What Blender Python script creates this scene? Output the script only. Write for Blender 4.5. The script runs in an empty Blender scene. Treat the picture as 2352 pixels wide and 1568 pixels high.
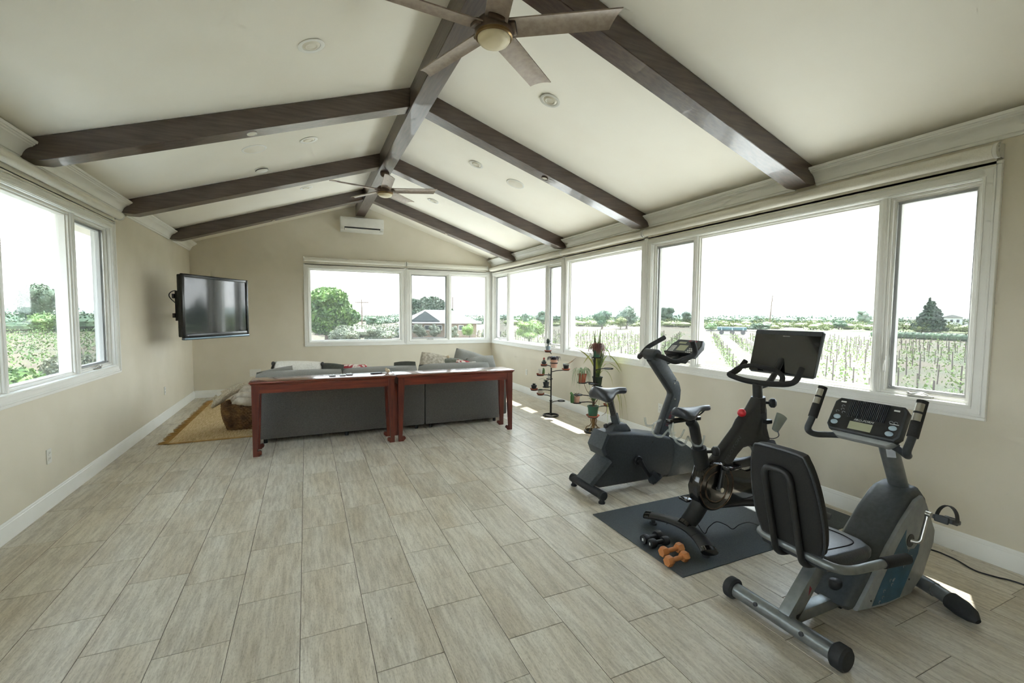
import bpy, bmesh, math, random
from mathutils import Vector, Matrix, noise
rnd = random.Random(7)
S = bpy.context.scene
COL = S.collection
pi = math.pi

# ------------------------------------------------------------------ camera
cam_d = bpy.data.cameras.new('camera')
cam_d.sensor_width = 36.0
cam_d.lens = 36.0 * 1040.796 / 2352
cam_d.clip_start = 0.05
cam_d.clip_end = 4000
cam = bpy.data.objects.new('camera', cam_d)
COL.objects.link(cam)
CF = Vector((0.413005, 0.908811, -0.059076)); CR = Vector((0.910547, -0.413350, 0.006830)); CU = Vector((0.018212, 0.056612, 0.998230))
cm = Matrix((CR, CU, -CF)).transposed().to_4x4()
cm.translation = (0, 0, 1.5624)
cam.matrix_world = cm
S.camera = cam

# ------------------------------------------------------------------ sky, sun, exposure
w = bpy.data.worlds.new('sky'); S.world = w; w.use_nodes = True
nt = w.node_tree; nt.nodes.clear()
wo = nt.nodes.new('ShaderNodeOutputWorld'); bg = nt.nodes.new('ShaderNodeBackground')
# pale hazy summer sky: near white at the horizon, soft blue towards the zenith
SUN_EL = math.atan(1.6)
tc = nt.nodes.new('ShaderNodeTexCoord'); sx = nt.nodes.new('ShaderNodeSeparateXYZ'); rp = nt.nodes.new('ShaderNodeValToRGB')
nt.links.new(tc.outputs['Generated'], sx.inputs[0]); nt.links.new(sx.outputs['Z'], rp.inputs[0])
el = rp.color_ramp.elements
el[0].position = 0.0; el[0].color = (.98, 1.0, 1.0, 1)
el[1].position = 1.0; el[1].color = (.50, .70, 1.0, 1)
e2 = el.new(.22); e2.color = (.86, .94, 1.0, 1)
bg.inputs['Strength'].default_value = 1.0
nt.links.new(rp.outputs[0], bg.inputs[0]); nt.links.new(bg.outputs[0], wo.inputs[0])
sun_d = bpy.data.lights.new('sun', 'SUN'); sun_d.energy = 3.0; sun_d.angle = math.radians(0.55); sun_d.color = (1, .97, .92)
sun = bpy.data.objects.new('sun', sun_d); COL.objects.link(sun)
hl = math.cos(SUN_EL)
sdir = Vector((-0.894 * hl, -0.447 * hl, -math.sin(SUN_EL)))
sun.rotation_euler = sdir.to_track_quat('-Z', 'Y').to_euler()
sun.location = (12, 6, 20)
S.view_settings.view_transform = 'Standard'
S.view_settings.look = 'None'
S.view_settings.gamma = 1.0
S.view_settings.use_curve_mapping = False
S.view_settings.exposure = 2.68
c = S.cycles
c.use_denoising = True
c.max_bounces = 8; c.diffuse_bounces = 5; c.glossy_bounces = 3; c.transmission_bounces = 4; c.transparent_max_bounces = 12
c.sample_clamp_indirect = 6.0
c.use_adaptive_sampling = True; c.adaptive_threshold = .07; c.adaptive_min_samples = 12
c.caustics_reflective = False; c.caustics_refractive = False

# ------------------------------------------------------------------ helpers
def lin(h):
    if isinstance(h, str):
        h = h.lstrip('#'); v = [int(h[i:i + 2], 16) / 255 for i in (0, 2, 4)]
        return tuple(((x + .055) / 1.055) ** 2.4 if x > .04045 else x / 12.92 for x in v) + (1,)
    return tuple(h) + ((1,) if len(h) == 3 else ())

def mat(name, col, rough=.5, metal=0, col2=None, ns=8, nstretch=None, namp=1.0, bump=0, bscale=None, coat=0, spec=.5, emis=None, coord='Object', ndet=2, trans=0, alpha=1, ncut=(.35, .65), sheen=0):
    m = bpy.data.materials.new(name); m.use_nodes = True
    t = m.node_tree; b = t.nodes['Principled BSDF']
    b.inputs['Base Color'].default_value = lin(col)
    b.inputs['Roughness'].default_value = rough; b.inputs['Metallic'].default_value = metal
    b.inputs['Specular IOR Level'].default_value = spec
    b.inputs['Coat Weight'].default_value = coat
    b.inputs['Sheen Weight'].default_value = sheen
    if trans: b.inputs['Transmission Weight'].default_value = trans
    if alpha < 1: b.inputs['Alpha'].default_value = alpha
    if emis: b.inputs['Emission Color'].default_value = lin(emis[0]); b.inputs['Emission Strength'].default_value = emis[1]
    if col2 or bump:
        tc = t.nodes.new('ShaderNodeTexCoord'); mp = t.nodes.new('ShaderNodeMapping')
        t.links.new(tc.outputs[coord], mp.inputs[0])
        if nstretch: mp.inputs['Scale'].default_value = nstretch
        n = t.nodes.new('ShaderNodeTexNoise'); n.inputs['Scale'].default_value = ns; n.inputs['Detail'].default_value = ndet
        t.links.new(mp.outputs[0], n.inputs['Vector'])
        if col2:
            r = t.nodes.new('ShaderNodeValToRGB'); r.color_ramp.elements[0].position = ncut[0]; r.color_ramp.elements[1].position = ncut[1]
            r.color_ramp.elements[0].color = lin(col); r.color_ramp.elements[1].color = lin(col2)
            t.links.new(n.outputs['Fac'], r.inputs[0]); t.links.new(r.outputs[0], b.inputs['Base Color'])
        if bump:
            nb = n
            if bscale:
                nb = t.nodes.new('ShaderNodeTexNoise'); nb.inputs['Scale'].default_value = bscale; nb.inputs['Detail'].default_value = 3
                t.links.new(mp.outputs[0], nb.inputs['Vector'])
            bp = t.nodes.new('ShaderNodeBump'); bp.inputs['Strength'].default_value = bump; bp.inputs['Distance'].default_value = .01
            t.links.new(nb.outputs['Fac'], bp.inputs['Height']); t.links.new(bp.outputs[0], b.inputs['Normal'])
    return m

def spl(pts, n=6, closed=False):
    """Catmull-Rom through pts"""
    P = [Vector(p) for p in pts]; out = []
    N = len(P)
    rng = range(N if closed else N - 1)
    for i in rng:
        if closed: a, b, c_, d = P[(i - 1) % N], P[i], P[(i + 1) % N], P[(i + 2) % N]
        else:
            b, c_ = P[i], P[i + 1]
            a = P[i - 1] if i > 0 else b * 2 - c_
            d = P[i + 2] if i + 2 < N else c_ * 2 - b
        for k in range(n):
            t = k / n
            out.append(.5 * ((2 * b) + (c_ - a) * t + (2 * a - 5 * b + 4 * c_ - d) * t * t + (3 * b - a - 3 * c_ + d) * t ** 3))
    if not closed: out.append(P[-1])
    return out

def fillet(pts, r, n=5):
    """round the corners of a polyline"""
    P = [Vector(p) for p in pts]; out = [P[0]]
    for i in range(1, len(P) - 1):
        a, b, c_ = P[i - 1], P[i], P[i + 1]
        u = (a - b); v = (c_ - b); rr = min(r, u.length * .49, v.length * .49)
        s = b + u.normalized() * rr; e = b + v.normalized() * rr
        for k in range(n + 1):
            t = k / n
            out.append((1 - t) ** 2 * s + 2 * t * (1 - t) * b + t * t * e)
    out.append(P[-1]); return out

class MB:
    def __init__(s): s.bm = bmesh.new()
    def _add(s, vs, fs, M=None, sm=True):
        V = [s.bm.verts.new((M @ Vector(v)) if M else v) for v in vs]
        for f in fs:
            try:
                F = s.bm.faces.new([V[i] for i in f]); F.smooth = sm
            except ValueError: pass
        return V
    def box(s, a, b, bev=0, seg=2, M=None):
        x0, y0, z0 = [min(p, q) for p, q in zip(a, b)]; x1, y1, z1 = [max(p, q) for p, q in zip(a, b)]
        vs = [(x0, y0, z0), (x1, y0, z0), (x1, y1, z0), (x0, y1, z0), (x0, y0, z1), (x1, y0, z1), (x1, y1, z1), (x0, y1, z1)]
        fs = [(3, 2, 1, 0), (4, 5, 6, 7), (0, 1, 5, 4), (1, 2, 6, 5), (2, 3, 7, 6), (3, 0, 4, 7)]
        if not bev:
            s._add(vs, fs, M, False); return s
        t = bmesh.new(); V = [t.verts.new(v) for v in vs]
        for f in fs: t.faces.new([V[i] for i in f])
        bmesh.ops.bevel(t, geom=list(t.edges), offset=min(bev, .49 * min(x1 - x0, y1 - y0, z1 - z0)), segments=seg, profile=.5, affect='EDGES')
        s._merge(t, M); return s
    def _merge(s, t, M=None):
        t.verts.index_update(); mp = {}
        for v in t.verts: mp[v.index] = s.bm.verts.new((M @ v.co) if M else v.co)
        for f in t.faces:
            try:
                F = s.bm.faces.new([mp[v.index] for v in f.verts]); F.smooth = True
            except ValueError: pass
        t.free()
    def prism(s, poly, lo, hi, axis='y', bev=0, seg=2, M=None, taper=None):
        """polygon in the plane perpendicular to axis, extruded lo..hi. axis y: (x,z); x: (y,z); z: (x,y)"""
        def p3(p, h):
            if axis == 'y': return (p[0], h, p[1])
            if axis == 'x': return (h, p[0], p[1])
            return (p[0], p[1], h)
        n = len(poly); t = bmesh.new()
        A = [t.verts.new(p3(p, lo)) for p in poly]; B = [t.verts.new(p3(p, hi)) for p in poly]
        t.faces.new(A); t.faces.new(B[::-1])
        for i in range(n): t.faces.new([A[(i + 1) % n], A[i], B[i], B[(i + 1) % n]])
        bmesh.ops.recalc_face_normals(t, faces=list(t.faces))
        if bev:
            ed = [e for e in t.edges if (e.verts[0] in A) == (e.verts[1] in A)]
            bmesh.ops.bevel(t, geom=ed, offset=bev, segments=seg, profile=.5, affect='EDGES', clamp_overlap=True)
        s._merge(t, M); return s
    def tube(s, pts, r, n=10, closed=False, M=None, flat=1.0, up=None):
        P = [Vector(p) for p in pts]; N = len(P)
        R_ = list(r) if hasattr(r, '__len__') else [r] * N
        if len(R_) != N: R_ = [R_[min(len(R_) - 1, int(i / (N - 1) * (len(R_) - 1) + 1e-6))] + (R_[min(len(R_) - 1, int(i / (N - 1) * (len(R_) - 1) + 1e-6) + 1)] - R_[min(len(R_) - 1, int(i / (N - 1) * (len(R_) - 1) + 1e-6))]) * ((i / (N - 1) * (len(R_) - 1)) % 1) for i in range(N)]
        T = []
        for i in range(N):
            a = P[i - 1] if (i or closed) else P[i]; b = P[(i + 1) % N] if (i < N - 1 or closed) else P[i]
            T.append((b - a).normalized())
        nrm = Vector(up) if up else (Vector((0, 0, 1)) if abs(T[0].z) < .9 else Vector((1, 0, 0)))
        nrm = (nrm - T[0] * nrm.dot(T[0])).normalized()
        vs = []; fs = []
        for i in range(N):
            nrm = (nrm - T[i] * nrm.dot(T[i])); nrm = nrm.normalized() if nrm.length > 1e-6 else T[i].orthogonal().normalized()
            bi = T[i].cross(nrm)
            for k in range(n):
                a = 2 * pi * k / n
                vs.append(P[i] + (nrm * math.cos(a) * flat + bi * math.sin(a)) * R_[i])
        for i in range(N if closed else N - 1):
            j = (i + 1) % N
            for k in range(n):
                l = (k + 1) % n
                fs.append((i * n + k, i * n + l, j * n + l, j * n + k))
        if not closed:
            fs.append(tuple(range(n))[::-1]); fs.append(tuple((N - 1) * n + k for k in range(n)))
        s._add(vs, fs, M); return s
    def lathe(s, prof, n=24, M=None, ang=2 * pi):
        vs = []; fs = []; idx = []
        for (r, z) in prof:
            if r < 1e-6: idx.append([len(vs)]); vs.append((0, 0, z))
            else:
                idx.append(list(range(len(vs), len(vs) + n)))
                for k in range(n): vs.append((r * math.cos(2 * pi * k / n), r * math.sin(2 * pi * k / n), z))
        for a, b in zip(idx, idx[1:]):
            if len(a) == 1 and len(b) == 1: continue
            for k in range(n):
                l = (k + 1) % n
                if len(a) == 1: fs.append((a[0], b[l], b[k]))
                elif len(b) == 1: fs.append((a[k], a[l], b[0]))
                else: fs.append((a[k], a[l], b[l], b[k]))
        s._add(vs, fs, M); return s
    def cyl(s, p, q, r, n=16, r2=None, bev=0):
        p = Vector(p); q = Vector(q); L = (q - p).length; r2 = r if r2 is None else r2
        M = Matrix.Translation(p) @ (q - p).to_track_quat('Z', 'Y').to_matrix().to_4x4()
        pr = [(0, 0), (r, 0), (r2, L), (0, L)] if not bev else [(0, 0), (r - bev, 0), (r, bev), (r2, L - bev), (r2 - bev, L), (0, L)]
        return s.lathe(pr, n, M)
    def ell(s, c_, r, n=16, m=8, M=None):
        pr = [(math.sin(pi * i / m), -math.cos(pi * i / m)) for i in range(m + 1)]
        pr[0] = (0, -1); pr[-1] = (0, 1)
        K = Matrix.Translation(c_) @ Matrix.Diagonal((r[0], r[1], r[2], 1)) if hasattr(r, '__len__') else Matrix.Translation(c_) @ Matrix.Scale(r, 4)
        return s.lathe(pr, n, (M @ K) if M else K)
    def surf(s, fn, nu, nv, M=None, cu=False):
        vs = [fn(i / nu, j / nv) for i in range(nu + 1) for j in range(nv + 1)]
        fs = [(i * (nv + 1) + j, (i + 1) * (nv + 1) + j, (i + 1) * (nv + 1) + j + 1, i * (nv + 1) + j + 1) for i in range(nu) for j in range(nv)]
        s._add(vs, fs, M); return s
    def tri(s, a, b, c_): s._add([a, b, c_], [(0, 1, 2)], None, False); return s
    def mesh(s, name, ang=38, fix=False):
        me = bpy.data.meshes.new(name)
        if fix: bmesh.ops.recalc_face_normals(s.bm, faces=list(s.bm.faces))
        s.bm.to_mesh(me); s.bm.free()
        me.set_sharp_from_angle(angle=math.radians(ang)); return me

def link(name, me, m, parent=None):
    o = bpy.data.objects.new(name, me); COL.objects.link(o)
    if m and me and not me.materials: me.materials.append(m)
    if parent:
        o.parent = parent
    return o
def obj(name, mb, m, parent=None, world=False, ang=38, fix=False):
    o = link(name, mb.mesh(name, ang, fix), m, parent)
    if parent and world: o.matrix_parent_inverse = root_matrix(parent).inverted()
    return o
def root_matrix(o):
    K = Matrix.LocRotScale(o.location, o.rotation_euler.to_quaternion(), o.scale)
    return (root_matrix(o.parent) @ o.matrix_parent_inverse @ K) if o.parent else K
def thing(name, label, cat, loc=(0, 0, 0), rz=0, group=None):
    o = bpy.data.objects.new(name, None); COL.objects.link(o); o.empty_display_size = .1
    o.location = loc; o.rotation_euler = (0, 0, rz); o['label'] = label; o['category'] = cat
    if group: o['group'] = group
    return o
def tag(o, label, cat, group=None):
    o['label'] = label; o['category'] = cat
    if group: o['group'] = group
    return o
def struct(o, label=None):
    o['kind'] = 'structure'
    if label: o['label'] = label
    return o
def recenter(o, loc=None):
    """move a mesh object's origin to its base centre, geometry stays put"""
    vs = [v.co for v in o.data.vertices]
    c_ = Vector(loc) if loc else Vector(((min(v.x for v in vs) + max(v.x for v in vs)) / 2, (min(v.y for v in vs) + max(v.y for v in vs)) / 2, min(v.z for v in vs)))
    o.data.transform(Matrix.Translation(-c_)); o.location = c_; return o
def T(x, y, z): return Matrix.Translation((x, y, z))
def RZ(a): return Matrix.Rotation(a, 4, 'Z')
def RX(a): return Matrix.Rotation(a, 4, 'X')
def RY(a): return Matrix.Rotation(a, 4, 'Y')
def copytree(o, parent=None):
    c_ = o.copy(); COL.objects.link(c_); c_.parent = parent
    for ch in o.children: copytree(ch, c_)
    return c_
# ------------------------------------------------------------------ room dimensions
XL, XR, YF, YB = -1.886, 3.959, 9.865, -2.6
XM, APEX, SL = 1.0365, 3.78, 0.333
EAVE = 3.64
WT = 0.16
def cz(x): return APEX - SL * abs(x - XM)

m_wall = mat('wall_paint', '#e3dccb', .75, col2='#dfd8c6', ns=3)
m_ceil = mat('ceiling_paint', '#f8f4e8', .8, col2='#f6f1e4', ns=2)
m_trim = mat('white_trim_paint', '#f6f6f2', .38, col2='#f3f3ee', ns=5)
m_sash = mat('white_sash_vinyl', '#f2f1ec', .4, col2='#eeede7', ns=6)
m_beam = mat('dark_stained_beam', '#3f332d', .3, col2='#5d4d44', spec=.8, coat=.35, ns=3.2, nstretch=(1.2, 14, 14), bump=.12, ndet=6)
m_beamy = mat('dark_stained_ridge', '#3f332d', .3, col2='#5d4d44', spec=.8, coat=.35, ns=3.2, nstretch=(14, 1.2, 14), bump=.12, ndet=6)
m_grout = mat('floor_grout', '#6f6659', .8, col2='#61584c', ns=20)
m_shade = mat('shade_fabric', '#e9e6da', .85, col2='#e3dfd2', ns=120, bump=.05)
m_chrome = mat('satin_metal', '#c9c8c2', .28, 1.0, col2='#bdbcb5', ns=12)
m_black = mat('black_plastic', '#17181a', .42, col2='#1d1f21', ns=30)
m_white = mat('white_plastic', '#ecebe4', .4, col2='#e6e5dd', ns=9)
m_slot = mat('dark_slot', '#3a3934', .6, col2='#2d2c29', ns=9)

# glass: clear, lightly dusty, seen through at any angle
def glass_mat(name, tint, dust, screen=0):
    m = bpy.data.materials.new(name); m.use_nodes = True; t = m.node_tree; t.nodes.clear()
    o = t.nodes.new('ShaderNodeOutputMaterial'); tr = t.nodes.new('ShaderNodeBsdfTransparent'); tr.inputs[0].default_value = lin(tint)
    gl = t.nodes.new('ShaderNodeBsdfGlossy'); gl.inputs['Roughness'].default_value = .02
    tl = t.nodes.new('ShaderNodeBsdfTranslucent'); tl.inputs[0].default_value = (.9, .93, .93, 1)
    lf = t.nodes.new('ShaderNodeLayerWeight'); lf.inputs[0].default_value = .5
    pw = t.nodes.new('ShaderNodeMath'); pw.operation = 'POWER'; pw.inputs[1].default_value = 4; t.links.new(lf.outputs['Facing'], pw.inputs[0])
    lw = t.nodes.new('ShaderNodeMath'); lw.operation = 'MULTIPLY_ADD'; lw.inputs[1].default_value = .55; lw.inputs[2].default_value = .025; t.links.new(pw.outputs[0], lw.inputs[0])
    a = t.nodes.new('ShaderNodeMixShader'); b = t.nodes.new('ShaderNodeMixShader')
    a.inputs[0].default_value = dust; t.links.new(tr.outputs[0], a.inputs[1]); t.links.new(tl.outputs[0], a.inputs[2])
    t.links.new(lw.outputs[0], b.inputs[0]); t.links.new(a.outputs[0], b.inputs[1]); t.links.new(gl.outputs[0], b.inputs[2])
    t.links.new(b.outputs[0], o.inputs[0]); return m
m_glass = glass_mat('window_glass', (.97, .985, .98), .016)
def screen_mat():
    m = bpy.data.materials.new('insect_screen'); m.use_nodes = True; t = m.node_tree; t.nodes.clear()
    o = t.nodes.new('ShaderNodeOutputMaterial'); tr = t.nodes.new('ShaderNodeBsdfTransparent')
    d = t.nodes.new('ShaderNodeBsdfDiffuse'); d.inputs[0].default_value = (.13, .14, .15, 1)
    x = t.nodes.new('ShaderNodeMixShader'); x.inputs[0].default_value = .25; t.links.new(tr.outputs[0], x.inputs[1]); t.links.new(d.outputs[0], x.inputs[2])
    t.links.new(x.outputs[0], o.inputs[0]); return m
m_screen = screen_mat()

# ------------------------------------------------------------------ floor: slab + porcelain planks
def tile_mat():
    m = bpy.data.materials.new('vein_cut_stone_tile'); m.use_nodes = True; t = m.node_tree; b = t.nodes['Principled BSDF']
    tc = t.nodes.new('ShaderNodeTexCoord'); oi = t.nodes.new('ShaderNodeObjectInfo')
    mul = t.nodes.new('ShaderNodeVectorMath'); mul.operation = 'SCALE'; mul.inputs['Scale'].default_value = 37
    cmb = t.nodes.new('ShaderNodeCombineXYZ'); t.links.new(oi.outputs['Random'], cmb.inputs[0]); t.links.new(oi.outputs['Random'], cmb.inputs[1]); t.links.new(oi.outputs['Random'], cmb.inputs[2])
    t.links.new(cmb.outputs[0], mul.inputs[0])
    add = t.nodes.new('ShaderNodeVectorMath'); t.links.new(tc.outputs['Object'], add.inputs[0]); t.links.new(mul.outputs[0], add.inputs[1])
    def noi(scale, stretch, det, rough=.6):
        mp = t.nodes.new('ShaderNodeMapping'); mp.inputs['Scale'].default_value = stretch; t.links.new(add.outputs[0], mp.inputs[0])
        n = t.nodes.new('ShaderNodeTexNoise'); n.inputs['Scale'].default_value = scale; n.inputs['Detail'].default_value = det; n.inputs['Roughness'].default_value = rough
        t.links.new(mp.outputs[0], n.inputs['Vector']); return n
    broad = noi(5, (1, .22, 1), 2)
    vein = noi(42, (1, .1, 1), 5, .75)
    fine = noi(150, (1, .35, 1), 1)
    r1 = t.nodes.new('ShaderNodeValToRGB'); e = r1.color_ramp.elements; e[0].position = .32; e[1].position = .68; e[0].color = lin('#cdc2ad'); e[1].color = lin('#dfd9ca')
    t.links.new(broad.outputs['Fac'], r1.inputs[0])
    r2 = t.nodes.new('ShaderNodeValToRGB'); e = r2.color_ramp.elements; e[0].position = .36; e[1].position = .58; e[0].color = lin('#8c806d'); e[1].color = (1, 1, 1, 1)
    t.links.new(vein.outputs['Fac'], r2.inputs[0])
    r3 = t.nodes.new('ShaderNodeValToRGB'); e = r3.color_ramp.elements; e[0].position = .25; e[1].position = .5; e[0].color = lin('#d6d1c5'); e[1].color = (1, 1, 1, 1)
    t.links.new(fine.outputs['Fac'], r3.inputs[0])
    a = t.nodes.new('ShaderNodeMix'); a.data_type = 'RGBA'; a.blend_type = 'MULTIPLY'; a.inputs['Factor'].default_value = .42
    t.links.new(r1.outputs[0], a.inputs['A']); t.links.new(r2.outputs[0], a.inputs['B'])
    d = t.nodes.new('ShaderNodeMix'); d.data_type = 'RGBA'; d.blend_type = 'MULTIPLY'; d.inputs['Factor'].default_value = .6
    t.links.new(a.outputs['Result'], d.inputs['A']); t.links.new(r3.outputs[0], d.inputs['B'])
    hv = t.nodes.new('ShaderNodeHueSaturation'); mr = t.nodes.new('ShaderNodeMapRange'); mr.inputs['To Min'].default_value = .94; mr.inputs['To Max'].default_value = 1.05
    t.links.new(oi.outputs['Random'], mr.inputs['Value']); t.links.new(mr.outputs[0], hv.inputs['Value']); t.links.new(d.outputs['Result'], hv.inputs['Color'])
    t.links.new(hv.outputs[0], b.inputs['Base Color'])
    b.inputs['Roughness'].default_value = .36; b.inputs['Specular IOR Level'].default_value = .5
    bp = t.nodes.new('ShaderNodeBump'); bp.inputs['Strength'].default_value = .12; bp.inputs['Distance'].default_value = .004
    t.links.new(vein.outputs['Fac'], bp.inputs['Height']); t.links.new(bp.outputs[0], b.inputs['Normal'])
    return m
m_tile = tile_mat()
fl = obj('floor', MB().box((XL - WT, YB - WT, -.14), (XR + WT, YF + WT, -.002)), m_grout); struct(fl, 'pale grey beige vein cut tile floor of the long room')
TW, TL, GAP = .3052, .608, .0028
phase = {0: 2.318, -1: 2.123, 1: 2.566, 2: 2.291, 3: 2.521, 4: 2.126, 5: 2.994, -2: 2.445, -3: 2.591, -4: 2.917, -5: 3.295, 6: 2.36, 7: 2.58, 8: 2.2, 9: 2.42, 10: 1.222, 11: 2.28, 12: 1.081, 13: 1.466, -6: 2.2, -7: 2.5}
tile_cache = {}
def tile_mesh(w_, l_):
    k = (round(w_, 3), round(l_, 3))
    if k not in tile_cache:
        mb = MB(); b = .0016
        x, y = w_ / 2, l_ / 2
        vs = [(-x, -y, -.004), (x, -y, -.004), (x, y, -.004), (-x, y, -.004), (-x, -y, -b), (x, -y, -b), (x, y, -b), (-x, y, -b), (-x + b, -y + b, 0), (x - b, -y + b, 0), (x - b, y - b, 0), (-x + b, y - b, 0)]
        fs = [(0, 1, 5, 4), (1, 2, 6, 5), (2, 3, 7, 6), (3, 0, 4, 7), (4, 5, 9, 8), (5, 6, 10, 9), (6, 7, 11, 10), (7, 4, 8, 11), (8, 9, 10, 11)]
        mb._add(vs, fs, None, False); tile_cache[k] = mb.mesh('tile')
        tile_cache[k].materials.append(m_tile)
    return tile_cache[k]
tiles = []
for k in range(-7, 14):
    x0 = -.053 + k * TW; x1 = x0 + TW
    x0, x1 = max(x0, XL), min(x1, XR)
    if x1 - x0 < .02: continue
    y = phase[k] % TL + math.floor((YB - phase[k] % TL) / TL) * TL
    while y < YF:
        a, b = max(y, YB), min(y + TL, YF); y += TL
        if b - a < .02: continue
        tiles.append((x0, x1, a, b))
def seen(t):
    cx, cy = (t[0] + t[1]) / 2, (t[2] + t[3]) / 2
    d = Vector((cx, cy, -1.5624)); dz = d.dot(CF)
    if dz < .3: return 9e9
    u, v = d.dot(CR) / dz, d.dot(CU) / dz
    if abs(u) > 1.24 or v < -.85: return 500 + d.length
    return d.length
tiles.sort(key=seen)
rest = MB()
for i, (x0, x1, a, b) in enumerate(tiles):
    w_, l_ = x1 - x0 - GAP, b - a - GAP; cx, cy = (x0 + x1) / 2, (a + b) / 2
    if i < 299:
        o = link('tile', tile_mesh(w_, l_), None, fl); o.location = (cx, cy, 0)
    else:
        rest.box((cx - w_ / 2, cy - l_ / 2, -.004), (cx + w_ / 2, cy + l_ / 2, 0))
o = obj('tile_remainder', rest, m_tile, fl); o['kind'] = 'stuff'

# ------------------------------------------------------------------ walls with openings
ZO0, ZO1 = .985, 2.455        # window opening, sill to head
def cuts_wall(u0, u1, z0, z1, holes, put):
    us = sorted({u0, u1, *[h[0] for h in holes], *[h[1] for h in holes]})
    for a, b in zip(us, us[1:]):
        inside = [h for h in holes if h[0] <= a + 1e-6 and h[1] >= b - 1e-6]
        if inside:
            h = inside[0]; put(a, b, z0, h[2]); put(a, b, h[3], z1)
        else: put(a, b, z0, z1)
HR = [(1.442, 4.490, ZO0, ZO1), (4.670, 6.508, ZO0, ZO1), (6.688, 9.775, ZO0, ZO1)]
HL = [(-1.9, 2.6, ZO0, ZO1), (3.40, 6.226, ZO0, ZO1)]  # first opening is an added, unseen one that lets in more daylight
HB = []
HF = [(.059, 1.876, ZO0, ZO1), (2.056, 3.842, ZO0, ZO1)]
mb = MB(); cuts_wall(YB - WT, YF + WT, -.14, 2.76, HR, lambda a, b, z0, z1: mb.box((XR, a, z0), (XR + WT, b, z1)))
mb.box((XR, YB, 2.75), (XR + .05, YF, 2.808))
struct(obj('wall_right', mb, m_wall), 'long beige wall of windows behind the exercise bikes')
mb = MB(); cuts_wall(YB - WT, YF + WT, -.14, 2.76, HL, lambda a, b, z0, z1: mb.box((XL - WT, a, z0), (XL, b, z1)))
mb.box((XL - .05, YB, 2.75), (XL, YF, 2.808))
struct(obj('wall_left', mb, m_wall), 'beige side wall with one window and the television mount')
mb = MB(); cuts_wall(XL, XR, -.14, 2.7, HF, lambda a, b, z0, z1: mb.box((a, YF, z0), (b, YF + WT, z1)))
mb.prism([(XL, 2.7), (XR, 2.7), (XR, cz(XR) + .01), (XM, APEX + .01), (XL, cz(XL) + .01)], YF, YF + WT, 'y')
struct(obj('wall_far', mb, m_wall), 'beige gable end wall with two windows and the air conditioner')
mb = MB(); cuts_wall(XL, XR, -.14, 2.7, HB, lambda a, b, z0, z1: mb.box((a, YB - WT, z0), (b, YB, z1)))
mb.prism([(XL, 2.7), (XR, 2.7), (XR, cz(XR) + .01), (XM, APEX + .01), (XL, cz(XL) + .01)], YB - WT, YB, 'y')
struct(obj('wall_back', mb, m_wall), 'beige gable wall opposite the windowed gable')
mb = MB(); e0, e1 = XM - EAVE, XM + EAVE
mb.prism([(e0, cz(e0)), (XM, APEX), (e1, cz(e1)), (e1, cz(e1) + .2), (XM, APEX + .24), (e0, cz(e0) + .2)], YB - 1.1, YF + 1.1, 'y')  # unseen roof overhang, lengthened past the gable to keep sun off its windows
struct(obj('ceiling', mb, m_ceil), 'cream vaulted ceiling sloping to both long walls')

# ------------------------------------------------------------------ baseboards
def bb_prof(d): return [(0, 0), (d * .016, 0), (d * .016, .098), (d * .013, .102), (d * .013, .112), (d * .009, .117), (d * .009, .126), (d * .004, .134), (0, .134)]
struct(obj('baseboard_left', MB().prism([(XL + a, z) for a, z in bb_prof(1)], YB, YF, 'y'), m_trim), 'white stepped baseboard along the television wall')
struct(obj('baseboard_right', MB().prism([(XR + a, z) for a, z in bb_prof(-1)], YB, YF, 'y'), m_trim), 'white stepped baseboard behind the exercise bikes')
struct(obj('baseboard_far', MB().prism([(YF + a, z) for a, z in bb_prof(-1)], XL + .016, XR - .016, 'x'), m_trim), 'white stepped baseboard under the gable windows')
struct(obj('baseboard_back', MB().prism([(YB + a, z) for a, z in bb_prof(1)], XL + .016, XR - .016, 'x'), m_trim), 'white stepped baseboard opposite the gable windows')

# ------------------------------------------------------------------ rafters, ridge, crown
RW, RD = .178, .18
RY0 = [.48, 2.495, 4.54, 6.53, 8.508]
RB, RWID = 3.55, .178        # ridge beam underside, width
mb = MB().box((XM + .012 - RWID / 2, YB, RB), (XM + .012 + RWID / 2, YF - .001, APEX + .02), .004, 1)
ridge = recenter(obj('ridge_beam', mb, m_beamy)); tag(ridge, 'long dark stained ridge beam running along the ceiling peak', 'beam')
where = ['over the camera end', 'nearest the hanging fan with the blades cut by the frame', 'second', 'third', 'closest to the gable wall']
lab = {
    ('right', 0): 'dark rafter above the camera on the vineyard window slope', ('left', 0): 'dark rafter above the camera on the television wall slope',
    ('right', 1): 'largest dark rafter, running down to the wide window behind the bikes', ('left', 1): 'dark rafter cut by the upper left corner of the picture',
    ('right', 2): 'dark rafter landing where the two roller shades behind the plants meet', ('left', 2): 'dark rafter with a white puck light, over the near end of the left window',
    ('right', 3): 'dark rafter landing on the corner window group, third from the camera on its slope', ('left', 3): 'dark rafter landing at the end of the left window roller shade',
    ('right', 4): 'dark rafter closest to the gable wall on the vineyard window slope', ('left', 4): 'dark rafter closest to the gable wall, above the television'}
for i, y0 in enumerate(RY0):
    for side in ('left', 'right'):
        sg = 1 if side == 'right' else -1
        xw = XR if sg > 0 else XL
        xi = XM + .012 + sg * RWID / 2
        xc = xw - sg * .135
        zc = cz(xc) - RD
        poly = [(xi, cz(xi) - .001), (xw - sg * .002, cz(xw) - .001), (xw - sg * .002, zc + .03), (xw - sg * .03, zc), (xc, zc), (xi, cz(xi) - RD)]
        r = recenter(obj('rafter_beam', MB().prism(poly, y0, y0 + RW, 'y', .004, 1), m_beam))
        tag(r, lab[(side, i)], 'beam', 'dark stained ceiling rafters')
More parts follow.
